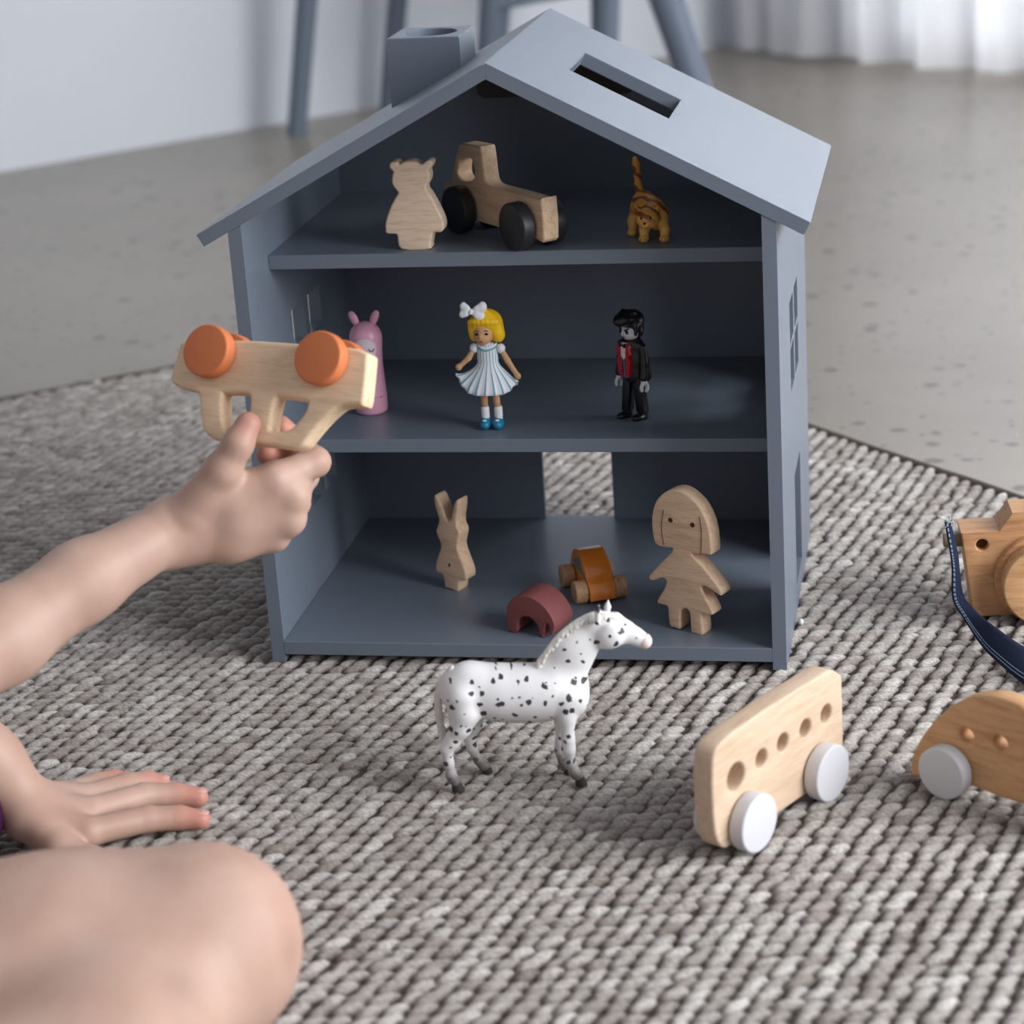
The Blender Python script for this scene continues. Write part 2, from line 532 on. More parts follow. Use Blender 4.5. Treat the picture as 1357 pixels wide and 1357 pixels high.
def mat_horse():
    m, t, b = nt('spotted_horse_paint')
    vo = N(t, 'ShaderNodeTexVoronoi', voronoi_dimensions='2D', Scale=128.0, Randomness=0.95)
    v = mapping(t, (1, 1, 1), (R(-90), 0, 0))
    n0 = N(t, 'ShaderNodeTexNoise', Scale=240.0, Detail=2.0)
    L(t, v, n0.inputs['Vector'])
    sc = N(t, 'ShaderNodeVectorMath', operation='SCALE'); sc.inputs['Scale'].default_value = 0.0035
    L(t, n0.outputs['Color'], sc.inputs[0])
    add = N(t, 'ShaderNodeVectorMath', operation='ADD'); L(t, v, add.inputs[0]); L(t, sc.outputs[0], add.inputs[1])
    L(t, add.outputs[0], vo.inputs['Vector'])
    sep = N(t, 'ShaderNodeSeparateColor'); L(t, vo.outputs['Color'], sep.inputs[0])
    th = N(t, 'ShaderNodeMapRange'); th.inputs['From Min'].default_value = 0.08; th.inputs['From Max'].default_value = 1.0
    th.inputs['To Min'].default_value = 0.10; th.inputs['To Max'].default_value = 0.29
    L(t, sep.outputs[1], th.inputs['Value'])
    sub = N(t, 'ShaderNodeMath', operation='SUBTRACT'); L(t, th.outputs[0], sub.inputs[0]); L(t, vo.outputs['Distance'], sub.inputs[1])
    rs = ramp(t, [(0.0, (0, 0, 0)), (0.05, (0.96, 0.96, 0.96))], sub.outputs[0])
    mx = N(t, 'ShaderNodeMix', data_type='RGBA'); L(t, rs.outputs['Color'], mx.inputs[0])
    mx.inputs[6].default_value = srgb(238, 236, 236); mx.inputs[7].default_value = srgb(30, 28, 30)
    c = t.nodes.new('ShaderNodeTexCoord'); sx = t.nodes.new('ShaderNodeSeparateXYZ'); L(t, c.outputs['Object'], sx.inputs[0])
    rz = ramp(t, [(0.008, (0.95, 0.95, 0.95)), (0.022, (0.0, 0.0, 0.0))], sx.outputs[2])
    mx2 = N(t, 'ShaderNodeMix', data_type='RGBA'); L(t, rz.outputs['Color'], mx2.inputs[0]); L(t, mx.outputs[2], mx2.inputs[6]); mx2.inputs[7].default_value = srgb(112, 106, 102)
    L(t, mx2.outputs[2], b.inputs['Base Color'])
    b.inputs['Roughness'].default_value = 0.55
    return m
M['horse'] = mat_horse()

def mat_cat():
    m, t, b = nt('ginger_tabby_paint')
    v = mapping(t)
    w = N(t, 'ShaderNodeTexWave', wave_type='BANDS', bands_direction='DIAGONAL', Scale=48.0, Distortion=3.0, Detail=2.0)
    w.inputs['Detail Scale'].default_value = 2.0
    L(t, v, w.inputs['Vector'])
    r = ramp(t, [(0.62, srgb(232, 166, 74)), (0.8, srgb(146, 74, 34))], w.outputs['Fac'])
    c = t.nodes.new('ShaderNodeTexCoord'); sx = t.nodes.new('ShaderNodeSeparateXYZ'); L(t, c.outputs['Object'], sx.inputs[0])
    rz = ramp(t, [(0.012, (1, 1, 1)), (0.019, (0, 0, 0))], sx.outputs[2])
    mx = N(t, 'ShaderNodeMix', data_type='RGBA'); L(t, rz.outputs['Color'], mx.inputs[0]); L(t, r.outputs['Color'], mx.inputs[6]); mx.inputs[7].default_value = srgb(240, 184, 96)
    L(t, mx.outputs[2], b.inputs['Base Color'])
    b.inputs['Roughness'].default_value = 0.4
    return m
M['cat'] = mat_cat()
M['cat_plain'] = plain('ginger_paint', srgb(222, 160, 74), 0.4, 0.4, 0.05)
M['cat_dark'] = plain('brown_ear_paint', srgb(120, 60, 30), 0.4, 0.4)

def mat_stripes():
    m, t, b = nt('striped_dress_paint')
    a = N(t, 'ShaderNodeAttribute', attribute_name='stripe')
    r = ramp(t, [(0.86, srgb(230, 233, 238)), (0.93, srgb(104, 160, 186))], a.outputs['Fac'])
    L(t, r.outputs['Color'], b.inputs['Base Color'])
    b.inputs['Roughness'].default_value = 0.5
    return m
M['dress'] = mat_stripes()

def mat_curtain():
    m, t, b = nt('sheer_white_curtain')
    out = t.nodes['Material Output']
    tr = N(t, 'ShaderNodeBsdfTranslucent'); tr.inputs['Color'].default_value = (0.9, 0.9, 0.92, 1)
    df = N(t, 'ShaderNodeBsdfDiffuse'); df.inputs['Color'].default_value = (0.82, 0.82, 0.83, 1)
    v = mapping(t)
    n = N(t, 'ShaderNodeTexNoise', Scale=600.0); L(t, v, n.inputs['Vector'])
    bp = N(t, 'ShaderNodeBump', Strength=0.2, Distance=0.001); L(t, n.outputs['Fac'], bp.inputs['Height'])
    L(t, bp.outputs[0], df.inputs['Normal'])
    mx = N(t, 'ShaderNodeMixShader'); mx.inputs[0].default_value = 0.5
    L(t, df.outputs[0], mx.inputs[1]); L(t, tr.outputs[0], mx.inputs[2]); L(t, mx.outputs[0], out.inputs['Surface'])
    return m
M['curtain'] = mat_curtain()

def mat_glass():
    m, t, b = nt('window_glass')
    b.inputs['Transmission Weight'].default_value = 1.0
    b.inputs['Roughness'].default_value = 0.0
    b.inputs['IOR'].default_value = 1.05
    b.inputs['Base Color'].default_value = (0.98, 0.99, 1, 1)
    return m
M['glass'] = mat_glass()

# ---------------------------------------------------------------- traced toy outlines (millimetres, local plane of each toy)
TR = {'bear': {'base': [0.107, 0.0615, 0.2793], 'yaw': 0, 'polys': [[(-5.9, 0.0), (-8.2, 8.9), (-9.3, 10.8), (-15.2, 11.2), (-16.2, 13.8), (-15.4, 19.7), (-12.1, 28.0), (-8.2, 34.7), (-5.7, 38.3), (-5.7, 40.1), (-8.3, 43.8), (-9.0, 47.2), (-8.3, 51.3), (-7.5, 53.5), (-9.5, 55.8), (-9.6, 58.5), (-8.1, 60.0), (-4.4, 59.9), (-2.5, 58.6), (0.6, 60.1), (5.7, 60.3), (9.0, 59.3), (11.9, 58.1), (14.0, 58.9), (16.2, 60.5), (18.8, 60.4), (19.9, 58.4), (18.8, 55.8), (17.1, 53.5), (17.4, 49.9), (16.6, 46.2), (14.8, 43.3), (14.6, 40.3), (16.6, 37.4), (19.5, 31.5), (23.1, 23.1), (24.7, 17.2), (24.0, 13.0), (21.9, 11.3), (17.6, 11.4), (16.1, 8.9), (14.5, 3.0), (12.8, -0.3)]], 'pts': {}}, 'bunny': {'base': [0.1091, 0.0984, 0.0157], 'yaw': -25, 'polys': [[(-6.1, 0.7), (-0.5, -0.1), (5.6, -0.5), (7.7, 7.4), (8.8, 8.7), (13.3, 9.5), (14.4, 12.8), (14.0, 16.9), (12.4, 21.5), (10.4, 26.7), (8.8, 31.2), (8.3, 35.3), (9.6, 40.3), (10.9, 44.7), (10.7, 48.1), (9.3, 50.6), (9.3, 56.1), (10.9, 62.5), (11.8, 68.7), (11.1, 71.4), (8.0, 68.2), (5.9, 62.4), (4.2, 56.6), (1.9, 54.2), (0.3, 54.3), (-1.4, 57.8), (-3.3, 63.0), (-5.4, 67.5), (-7.4, 71.2), (-9.4, 72.0), (-10.2, 68.1), (-9.5, 62.0), (-7.6, 56.1), (-7.3, 52.0), (-8.7, 48.4), (-10.5, 44.6), (-9.5, 39.9), (-7.5, 35.4), (-7.4, 32.0), (-9.5, 26.8), (-12.0, 21.4), (-13.6, 15.6), (-13.0, 11.5), (-8.9, 10.8), (-7.0, 9.0), (-6.7, 4.2)]], 'pts': {'navel': [(-0.1, 20.0)]}}, 'doll': {'base': [0.2896, 0.0263, 0.0157], 'yaw': -26, 'polys': [[(-13.1, 0.9), (-14.4, 5.5), (-14.8, 14.5), (-16.4, 16.0), (-21.9, 16.1), (-23.4, 17.4), (-21.7, 21.0), (-16.8, 28.7), (-15.1, 33.5), (-16.0, 35.6), (-18.4, 36.1), (-22.0, 34.5), (-26.1, 32.6), (-28.6, 32.9), (-29.2, 35.5), (-27.4, 37.6), (-19.5, 46.3), (-12.1, 53.8), (-9.0, 57.8), (-9.4, 59.7), (-15.9, 59.0), (-20.8, 59.5), (-23.2, 61.3), (-24.4, 66.9), (-25.0, 74.9), (-24.2, 82.1), (-21.3, 90.6), (-16.0, 97.1), (-9.9, 101.2), (-3.5, 102.9), (2.8, 101.8), (9.4, 98.1), (15.0, 92.9), (19.5, 84.9), (21.9, 76.5), (22.7, 68.8), (22.7, 61.7), (21.4, 59.9), (17.5, 59.5), (8.8, 58.9), (6.8, 58.2), (9.6, 55.0), (15.2, 50.7), (21.8, 43.9), (28.3, 37.1), (29.6, 34.2), (29.1, 31.9), (27.1, 31.9), (20.4, 34.7), (15.2, 36.4), (13.6, 34.3), (16.3, 28.6), (20.0, 22.1), (21.9, 18.0), (20.7, 15.9), (13.8, 15.0), (12.8, 13.5), (12.9, -0.1), (7.3, -0.5), (3.8, 0.2), (3.2, 8.0), (2.9, 14.3), (1.1, 16.7), (-1.9, 16.1), (-4.0, 13.9), (-4.5, 8.3), (-5.1, 0.7), (-9.6, 0.6)]], 'pts': {'eyes': [(-9.1, 80.2), (8.5, 79.6)], 'h1': [(-14.5, 86.8), (-16.5, 76.3), (-16.5, 67.4), (-15.3, 60.9)], 'h2': [(14.3, 86.2), (15.3, 77.2), (14.9, 67.4), (14.2, 60.2)]}}, 'truck': {'base': [0.1603, 0.0897, 0.2793], 'yaw': -47.5, 'polys': [[(62.8, 9.1), (52.3, 8.5), (5.4, 8.8), (-23.9, 8.7), (-54.0, 9.3), (-64.9, 10.0), (-66.5, 19.6), (-64.3, 29.7), (-56.5, 33.0), (-52.2, 38.1), (-48.9, 46.0), (-42.3, 57.2), (-37.5, 61.3), (-25.4, 61.9), (-14.1, 62.1), (-11.3, 60.8), (-10.0, 51.1), (-9.0, 42.5), (-7.5, 38.4), (-2.9, 36.5), (7.4, 36.1), (26.3, 36.3), (59.2, 36.0), (63.0, 35.5)], [(-40.4, 50.4), (-26.7, 52.2), (-22.3, 48.1), (-21.7, 41.5), (-27.3, 36.3), (-38.9, 35.1), (-44.8, 39.1), (-43.6, 45.2)]], 'pts': {}}, 'truck_w': {'base': [0.152, 0.0821, 0.2793], 'yaw': -47.5, 'polys': [[(-47.9, 72.1)]], 'pts': {'w': [(40.7, 17.7), (-35.5, 17.0)], 'wt': [(42.6, 33.7), (-33.2, 33.3)]}}, 'bus': {'base': [0.3725, -0.2175, -0.0], 'yaw': 60, 'polys': [[(-61.3, 11.4), (-56.2, 7.4), (-49.4, 6.6), (-3.2, 6.4), (26.1, 6.6), (61.4, 5.2), (66.0, 7.0), (66.7, 21.2), (66.3, 63.4), (64.0, 69.9), (56.5, 75.2), (48.2, 76.8), (9.2, 77.2), (-37.5, 76.0), (-54.2, 74.0), (-61.8, 71.3), (-65.3, 65.1), (-66.7, 49.3), (-66.3, 29.7), (-64.7, 18.3)]], 'pts': {'holes': [(-43.6, 46.9), (-18.4, 48.1), (3.3, 49.4), (26.7, 49.2), (48.8, 49.9)], 'hr': [(-43.1, 55.0), (-18.1, 53.6), (3.5, 55.0), (26.9, 54.9), (48.9, 55.7)]}}, 'bus_w': {'base': [0.3816, -0.2227, -0.0], 'yaw': 60, 'polys': [[(-106.0, 146.5)]], 'pts': {'w': [(-36.7, 17.1), (39.3, 18.3)], 'wt': [(-33.2, 34.0), (42.6, 35.8)]}}, 'beetle': {'base': [0.4736, -0.1785, 0.0], 'yaw': -35, 'polys': [[(-34.0, 1.6), (-34.9, 6.5), (-34.3, 13.4), (-30.6, 22.6), (-25.0, 33.1), (-17.0, 44.1), (-7.5, 54.7), (2.6, 62.5), (11.9, 67.2), (23.3, 70.8), (34.6, 71.1), (44.5, 69.4), (56.9, 62.6), (65.9, 49.9), (71.3, 34.2), (72.4, 20.5), (70.4, 10.0), (63.8, 8.2), (45.4, 8.3), (36.1, 7.9), (23.9, 8.0), (9.9, 8.7), (-19.4, 5.4)]], 'pts': {'holes': [(5.1, 40.4), (28.5, 42.3)]}}, 'beetle_w': {'base': [0.4682, -0.1863, 0.0], 'yaw': -35, 'polys': [[(-36.3, 73.8)]], 'pts': {'w': [(-5.8, 15.5)], 'wt': [(-12.5, 29.1)]}}, 'eleph': {'base': [0.183, 0.0155, 0.0157], 'yaw': -20, 'polys': [[(-18.5, 1.0), (-19.2, 12.0), (-18.0, 20.1), (-13.8, 25.5), (-7.6, 28.8), (0.9, 29.3), (7.4, 26.7), (13.0, 22.5), (17.6, 16.1), (19.3, 10.1), (17.7, 5.1), (15.7, 2.8), (15.1, 5.9), (14.3, 10.5), (13.2, 10.9), (12.2, 9.8), (11.0, 5.6), (9.9, 0.3), (7.4, 0.7), (6.4, 4.9), (5.4, 8.7), (2.2, 12.2), (-1.9, 13.9), (-6.2, 13.2), (-9.3, 10.4), (-10.5, 6.2), (-10.8, 2.2), (-13.1, -0.2), (-16.9, -0.2)]], 'pts': {}}, 'held': {'base': [0.0574, -0.1628, 0.2286], 'yaw': -18, 'polys': [[(-66.3, 22.0), (-64.0, 18.8), (-56.9, 16.3), (-45.6, 15.1), (-42.5, 11.1), (-37.6, -3.5), (-33.1, -9.4), (-24.7, -12.9), (-13.0, -13.7), (4.4, -12.7), (21.7, -12.6), (31.6, -12.7), (37.2, -10.1), (40.0, -6.2), (46.6, 3.3), (53.4, 11.2), (59.7, 15.7), (70.2, 16.9), (74.0, 18.8), (73.4, 30.6), (72.0, 45.0), (71.0, 48.0), (67.1, 49.6), (57.2, 50.9), (20.7, 50.4), (-16.7, 49.5), (-59.6, 45.9), (-64.3, 40.6), (-65.6, 31.8)], [(-26.1, 14.2), (-23.5, 16.5), (-9.0, 17.0), (-5.3, 14.4), (-4.2, 0.7), (-6.8, -4.8), (-16.4, -6.8), (-21.2, -4.1)], [(12.5, 14.4), (15.3, 17.5), (33.4, 16.5), (35.9, 14.6), (34.5, 8.5), (29.3, 1.2), (23.4, -2.8), (14.2, -3.4), (12.3, -0.4)]], 'pts': {}}, 'held_w': {'base': [0.0549, -0.1707, 0.233], 'yaw': -18, 'polys': [[(-78.4, 66.7)]], 'pts': {'w': [(-36.9, 40.6), (43.7, 42.5)], 'wt': [(-40.3, 55.9), (40.3, 58.6)]}}, 'cam': {'base': [0.4836, 0.0977, 0.0], 'yaw': 6, 'polys': [[(-8.6, 63.2), (0.0, 0.0), (35.0, 0.8), (34.1, 76.1), (26.5, 76.3), (17.3, 63.0)]], 'pts': {'hole': [(5.6, 54.0)], 'lens': [(46.5, 25.4)], 'lensl': [(14.3, 27.6), (19.9, 27.4), (30.9, 27.1)], 'peg': [(-19.4, 55.8)], 'strapL': [(-20.2, 74.4), (-16.3, 52.7), (-14.6, 40.6), (-15.7, 16.4), (-5.5, -6.0), (13.7, -31.2), (35.7, -51.8)], 'strapR': [(-16.9, 70.7), (-11.9, 46.6), (-10.7, 32.0), (-7.3, 16.1), (2.3, -5.0), (13.6, -17.6), (35.5, -33.1)]}}}
HORSE = {'trunk': [(-35.6, 0, 63.5, 12.3), (-29.0, 0, 65.5, 12.95), (-18.5, 0, 60.7, 15.37), (-5.6, 0, 58.8, 16.47), (9.6, 0, 57.9, 16.69), (22.6, 0, 58.3, 15.37), (30.1, 0, 57.3, 12.95)], 'chest': [(34.3, 0, 54.7, 7.9)], 'neck': [(28.7, 0, 70.4, 14.49), (35.9, 0, 84.6, 12.3), (46.7, 0, 95.6, 9.22)], 'head': [(51.1, 0, 98.9, 7.68), (57.3, 0, 93.8, 9.0), (66.5, 0, 94.5, 6.81), (72.8, 0, 91.8, 5.27), (78.0, 0, 88.3, 5.05)], 'poll': [(51.4, 0, 104.1, 4.94), (61.5, 0, 102.9, 4.39), (68.8, 0, 97.8, 3.29)], 'earn': [(51.2, 9, 105.5, 2.2), (51.6, 9, 112.3, 2.09), (52.3, 9, 116.3, 0.88)], 'earf': [(56.9, -6, 103.6, 2.2), (57.7, -6, 109.3, 1.98), (58.2, -6, 113.3, 0.77)], 'fn': [(28.8, 12, 56.9, 8.23), (29.5, 12, 45.1, 5.27), (29.4, 12, 30.8, 3.73), (29.3, 12, 24.8, 3.95), (30.1, 12, 15.2, 2.74), (32.2, 12, 8.5, 3.18), (35.2, 12, 3.5, 3.07)], 'fnh': [(35.2, 12, 3.5, 3.29), (37.2, 12, 0.3, 3.73)], 'ff': [(27.5, -6, 47.6, 7.14), (26.3, -6, 35.7, 4.61), (24.7, -6, 21.3, 3.29), (24.1, -6, 15.3, 3.51), (24.8, -6, 8.6, 2.42), (26.2, -6, 3.0, 2.85), (28.2, -6, -0.2, 2.74)], 'ffh': [(28.2, -6, -0.2, 3.07), (30.1, -6, -2.4, 3.51)], 'hn': [(-32.8, 10, 60.8, 12.3), (-32.4, 10, 51.3, 9.66), (-35.2, 10, 42.0, 6.37), (-41.3, 10, 32.8, 4.61), (-44.8, 10, 28.8, 3.95), (-44.2, 10, 18.6, 2.85), (-43.2, 10, 10.1, 3.18), (-40.6, 10, 4.5, 3.29)], 'hnh': [(-40.6, 10, 4.5, 3.29), (-38.4, 10, 1.1, 3.84)], 'hf': [(-27.3, -12, 46.9, 9.33), (-28.6, -12, 34.9, 5.27), (-31.8, -12, 25.4, 3.73), (-30.6, -12, 16.8, 3.07), (-27.4, -12, 8.7, 2.42), (-24.1, -12, 4.0, 2.85), (-22.4, -12, 1.4, 2.74)], 'hfh': [(-22.4, -12, 1.4, 2.96), (-20.8, -12, -0.9, 3.29)], 'tail': [(-38.5, 0, 76.7, 2.85), (-45.6, 0, 68.8, 2.85), (-48.4, 0, 59.5, 2.96), (-48.7, 0, 47.7, 3.07), (-47.6, 0, 35.6, 2.96), (-47.2, 0, 23.6, 2.63), (-47.2, 0, 11.4, 1.1)], 'mane': [(14.7, 4, 81.2, 2.42), (19.9, 4, 87.8, 2.85), (25.1, 4, 94.5, 2.63), (31.3, 4, 100.5, 2.63), (39.1, 4, 105.9, 2.63), (46.8, 4, 109.4, 2.63), (53.2, 4, 110.2, 2.85), (59.5, 4, 108.7, 3.07), (64.6, 4, 104.3, 2.42)]}

FLOOR_Z = -0.008
# ---------------------------------------------------------------- room
tag(obj('floor', box_bm(-4, 5, -4, 5, FLOOR_Z - 0.05, FLOOR_Z), M['floor']), kind='structure')
CORNER = Vector((0.047, 2.855, 0))
def wall_panel(name, polys, T, origin, direction):
    """upright wall running from origin along direction, thickness away from the room"""
    me = flat_mesh(polys, T, 0.0)
    a = math.atan2(direction[1], direction[0])
    o = obj(name, me, M['wall_paint'])
    o.location = origin
    o.rotation_euler = (0, 0, a)
    return tag(o, kind='structure')
# left wall: runs from the corner towards the viewer's left (local x along (0.707, 0.707))
wall_panel('wall_left', [rect(-4.2, 0.0, 0, 2.6)], 0.1, CORNER + Vector((0, 0, FLOOR_Z)), (0.7071, 0.7071))
BD = Vector((0.8, -0.6, 0)); BN = Vector((0.6, 0.8, 0))
wall_panel('wall_back', [rect(0, 4.0, 0, 2.6), rect(0.36, 2.1, 0.04, 2.1)], 0.1, CORNER + Vector((0, 0, FLOOR_Z)), (0.8, -0.6))
w = thing('window_1', None, None, CORNER + BN * 0.05 + Vector((0, 0, FLOOR_Z)), math.atan2(-0.6, 0.8))
tag(w, kind='structure')
obj('window_frame', flat_mesh([rect(0.36, 2.1, 0.04, 2.1), rect(0.41, 1.2, 0.09, 2.05), rect(1.25, 2.05, 0.09, 2.05)], 0.04, 0.0, -0.02), M['window_frame'], w)
for a, b in ((0.41, 1.2), (1.25, 2.05)):
    obj('pane', box_bm(a, b, -0.003, 0.003, 0.09, 2.05), M['glass'], w)
def curtain():
    V, F = [], []
    n, zs = 420, [0.012, 0.25, 0.6, 1.2, 2.2]
    rr = random.Random(3)
    ph = [rr.uniform(0, 6.28) for _ in range(4)]
    for j, z in enumerate(zs):
        for i in range(n + 1):
            s = 0.095 + 2.0 * i / n
            u = s * 46 + 1.6 * math.sin(s * 7 + ph[0])
            amp = 0.028 * (0.65 + 0.35 * math.sin(s * 9 + ph[1]))
            d = -0.075 + amp * math.sin(u) + 0.008 * math.sin(2.3 * u + ph[2]) + 0.006 * math.sin(s * 20 + z * 3)
            p = CORNER + BD * (s + 0.004 * math.sin(z * 4 + u)) + BN * d
            V.append((p.x, p.y, FLOOR_Z + z))
    for j in range(len(zs) - 1):
        for i in range(n):
            a = j * (n + 1) + i
            F.append((a, a + 1, a + n + 2, a + n + 1))
    o = obj('curtain', np_mesh('curtain', np.array(V), np.array(F)), M['curtain'])
    return tag(o, 'sheer white curtain hanging in folds down to the concrete floor', 'curtain')
curtain()

# ---------------------------------------------------------------- rug
RUG_POLY = [(-0.055, 0.955), (-1.10, 0.14), (-1.10, -1.15), (1.45, -1.15), (1.45, -0.62)]
def in_poly(x, y, poly):
    c = np.zeros(x.shape, bool)
    j = len(poly) - 1
    for i in range(len(poly)):
        xi, yi = poly[i]; xj, yj = poly[j]
        m = ((yi > y) != (yj > y)) & (x < (xj - xi) * (y - yi) / (yj - yi + 1e-12) + xi)
        c ^= m
        j = i
    return c
def rug():
    t = thing('rug', 'chunky woven wool rug in mottled grey on the concrete floor', 'rug', (0, 0, FLOOR_Z))
    base = flat_mesh([[(x, -y) for x, y in RUG_POLY]], 0.004)
    base.transform(Matrix.Rotation(R(-90), 4, 'X'))
    zs = [v.co.z for v in base.vertices]
    base.transform(Matrix.Translation((0, 0, -min(zs))))
    # make sure the plan is not mirrored
    if max(v.co.y for v in base.vertices) > 1.0:
        base.transform(Matrix.Scale(-1, 4, (0, 1, 0)))
        bm = bmesh.new(); bm.from_mesh(base); bmesh.ops.recalc_face_normals(bm, faces=bm.faces); bm.to_mesh(base); bm.free()
    obj('backing', base, M['rug_base'], t)
    a = R(76)
    u = np.array([math.cos(a), math.sin(a)]); v = np.array([math.sin(a), -math.cos(a)])
    sep, step = 0.0120, 0.0116
    ii, jj = np.meshgrid(np.arange(-138, 139), np.arange(-165, 166), indexing='ij')
    ii = ii.ravel(); jj = jj.ravel()
    off = (ii * 0.37) % 1.0
    P = v[None] * (ii * sep)[:, None] + u[None] * ((jj + off) * step)[:, None]
    P = P + RNG.normal(0, 0.0009, P.shape)
    wob = 0.003 * np.sin(P[:, 1] * 9 + ii * 0.2)
    P[:, 0] += wob
    m = in_poly(P[:, 0], P[:, 1], RUG_POLY)
    # only as far as the picture and its surroundings reach
    m &= (P[:, 0] > -0.85) & (P[:, 0] < 1.05) & (P[:, 1] > -0.85)
    P = P[m]; ii = ii[m]
    n = len(P)
    seg, rings = 8, 4
    prof = [(math.cos(R(q)), math.sin(R(q))) for q in (-12, 22, 54)]
    tv = []
    for c, s in prof:
        for k in range(seg):
            b = 2 * math.pi * k / seg
            tv.append((c * math.cos(b), c * math.sin(b), s))
    tv.append((0, 0, 1))
    tv = np.array(tv)
    tf = []
    for r_ in range(2):
        for k in range(seg):
            k2 = (k + 1) % seg
            tf.append((r_ * seg + k, r_ * seg + k2, (r_ + 1) * seg + k2))
            tf.append((r_ * seg + k, (r_ + 1) * seg + k2, (r_ + 1) * seg + k))
    for k in range(seg):
        tf.append((2 * seg + k, 2 * seg + (k + 1) % seg, 3 * seg))
    tf = np.array(tf)
    ang = R(46) + RNG.normal(0, 0.09, n)
    ln = 0.0108 * RNG.uniform(0.86, 1.16, n)
    wd = 0.0046 * RNG.uniform(0.88, 1.12, n)
    ht = 0.0052 * RNG.uniform(0.85, 1.1, n)
    ca, sa = np.cos(ang), np.sin(ang)
    X = tv[None, :, 0] * ln[:, None]; Y = tv[None, :, 1] * wd[:, None] * (1 - 0.35 * np.abs(tv[None, :, 0]) ** 1.3); Z = tv[None, :, 2] * ht[:, None]
    # each stitch dips where it goes under its neighbour
    Z = Z - 0.0016 * (tv[None, :, 0] * 0.9 - 0.2)
    VX = P[:, 0:1] + X * ca[:, None] - Y * sa[:, None]
    VY = P[:, 1:2] + X * sa[:, None] + Y * ca[:, None]
    V = np.stack([VX, VY, Z + 0.0028], -1).reshape(-1, 3)
    F = (tf[None] + (np.arange(n) * len(tv))[:, None, None]).reshape(-1, 3)
    me = np_mesh('yarn_stitches', V, F)
    row = RNG.uniform(-0.08, 0.08, 400)[ii + 150]
    tone = np.clip(0.12 + RNG.beta(2.4, 2.4, n) * 0.78 + row, 0, 1)
    at = me.attributes.new('tone', 'FLOAT', 'POINT')
    at.data.foreach_set('value', np.repeat(tone, len(tv)).astype(np.float32))
    o = obj('yarn_stitches', me, M['yarn'], t)
    o['kind'] = 'stuff'
    # whipped edge along the two far sides
    for p, q in ((RUG_POLY[0], RUG_POLY[1]), (RUG_POLY[0], RUG_POLY[4])):
        p, q = Vector((*p, 0.0045)), Vector((*q, 0.0045))
        k = 90
        pts = [p.lerp(q, i / k) + Vector((random.uniform(-.0012, .0012), random.uniform(-.0012, .0012), 0)) for i in range(k + 1)]
        obj('edge_binding', tube_bm(pts, 0.0045, 8), M['rug_base'], t, smooth=True)
    return t
rug()

# ---------------------------------------------------------------- stools by the wall
def stool(name, label, legs, r0, r1, seat_z, rungs=(), group=None):
    """legs: (foot xyz, point xyz higher on the axis)"""
    c = sum((Vector(f) for f, _ in legs), Vector()) / len(legs)
    t = thing(name, label, 'stool', (c.x, c.y, FLOOR_Z), 0, group)
    tops = []
    for f, p in legs:
        f = Vector(f); d = Vector(p) - f
        top = f + d * ((seat_z - f.z) / d.z)
        tops.append(top)
        bm = tube_bm([f - Vector((c.x, c.y, FLOOR_Z)), top - Vector((c.x, c.y, FLOOR_Z))], [r0, r1], 20)
        obj('leg', bm, M['stool'], t, smooth=False, autosmooth=40)
    for i, j, z in rungs:
        fi, di = Vector(legs[i][0]), Vector(tops[i]) - Vector(legs[i][0])
        fj, dj = Vector(legs[j][0]), Vector(tops[j]) - Vector(legs[j][0])
        a = fi + di * ((z - fi.z) / di.z); b = fj + dj * ((z - fj.z) / dj.z)
        o_ = Vector((c.x, c.y, FLOOR_Z))
        obj('rung', tube_bm([a - o_, b - o_], 0.011, 14), M['stool'], t, autosmooth=40)
    ct = sum(tops, Vector()) / len(tops)
    ring = sorted(((q.x - c.x + (q.x - ct.x) * 0.1, q.y - c.y + (q.y - ct.y) * 0.1) for q in tops), key=lambda p: math.atan2(p[1] + c.y - ct.y, p[0] + c.x - ct.x))
    me = flat_mesh([[(x, -y) for x, y in ring]], 0.026, 0.004)
    me.transform(Matrix.Translation((0, 0, seat_z - FLOOR_Z)) @ Matrix.Rotation(R(-90), 4, 'X'))
    obj('seat', me, M['stool'], t, autosmooth=40)
    return t
stool('stool', 'slim-legged blue-grey stool by the white wall, left of and behind the chimney', [
    ((-0.5641, 2.0860, FLOOR_Z), (-0.5266, 2.0860, 0.2014)), ((-0.4509, 2.2397, FLOOR_Z), (-0.4193, 2.2397, 0.1768)),
    ((-0.2592, 2.0781, FLOOR_Z), (-0.2339, 2.0781, 0.1911)), ((-0.0951, 2.2625, FLOOR_Z), (-0.0831, 2.2625, 0.1607))], 0.0155, 0.019, 0.46, ((2, 3, 0.185),))
stool('stool', 'blue-grey stool with a thick slanting leg behind the right roof slope', [
    ((0.1427, 1.7735, FLOOR_Z), (0.0759, 1.7735, 0.2197)), ((-0.262, 2.14, FLOOR_Z), (-0.236, 2.14, 0.195)), ((-0.084, 2.19, FLOOR_Z), (-0.073, 2.19, 0.17))], 0.019, 0.027, 0.32)

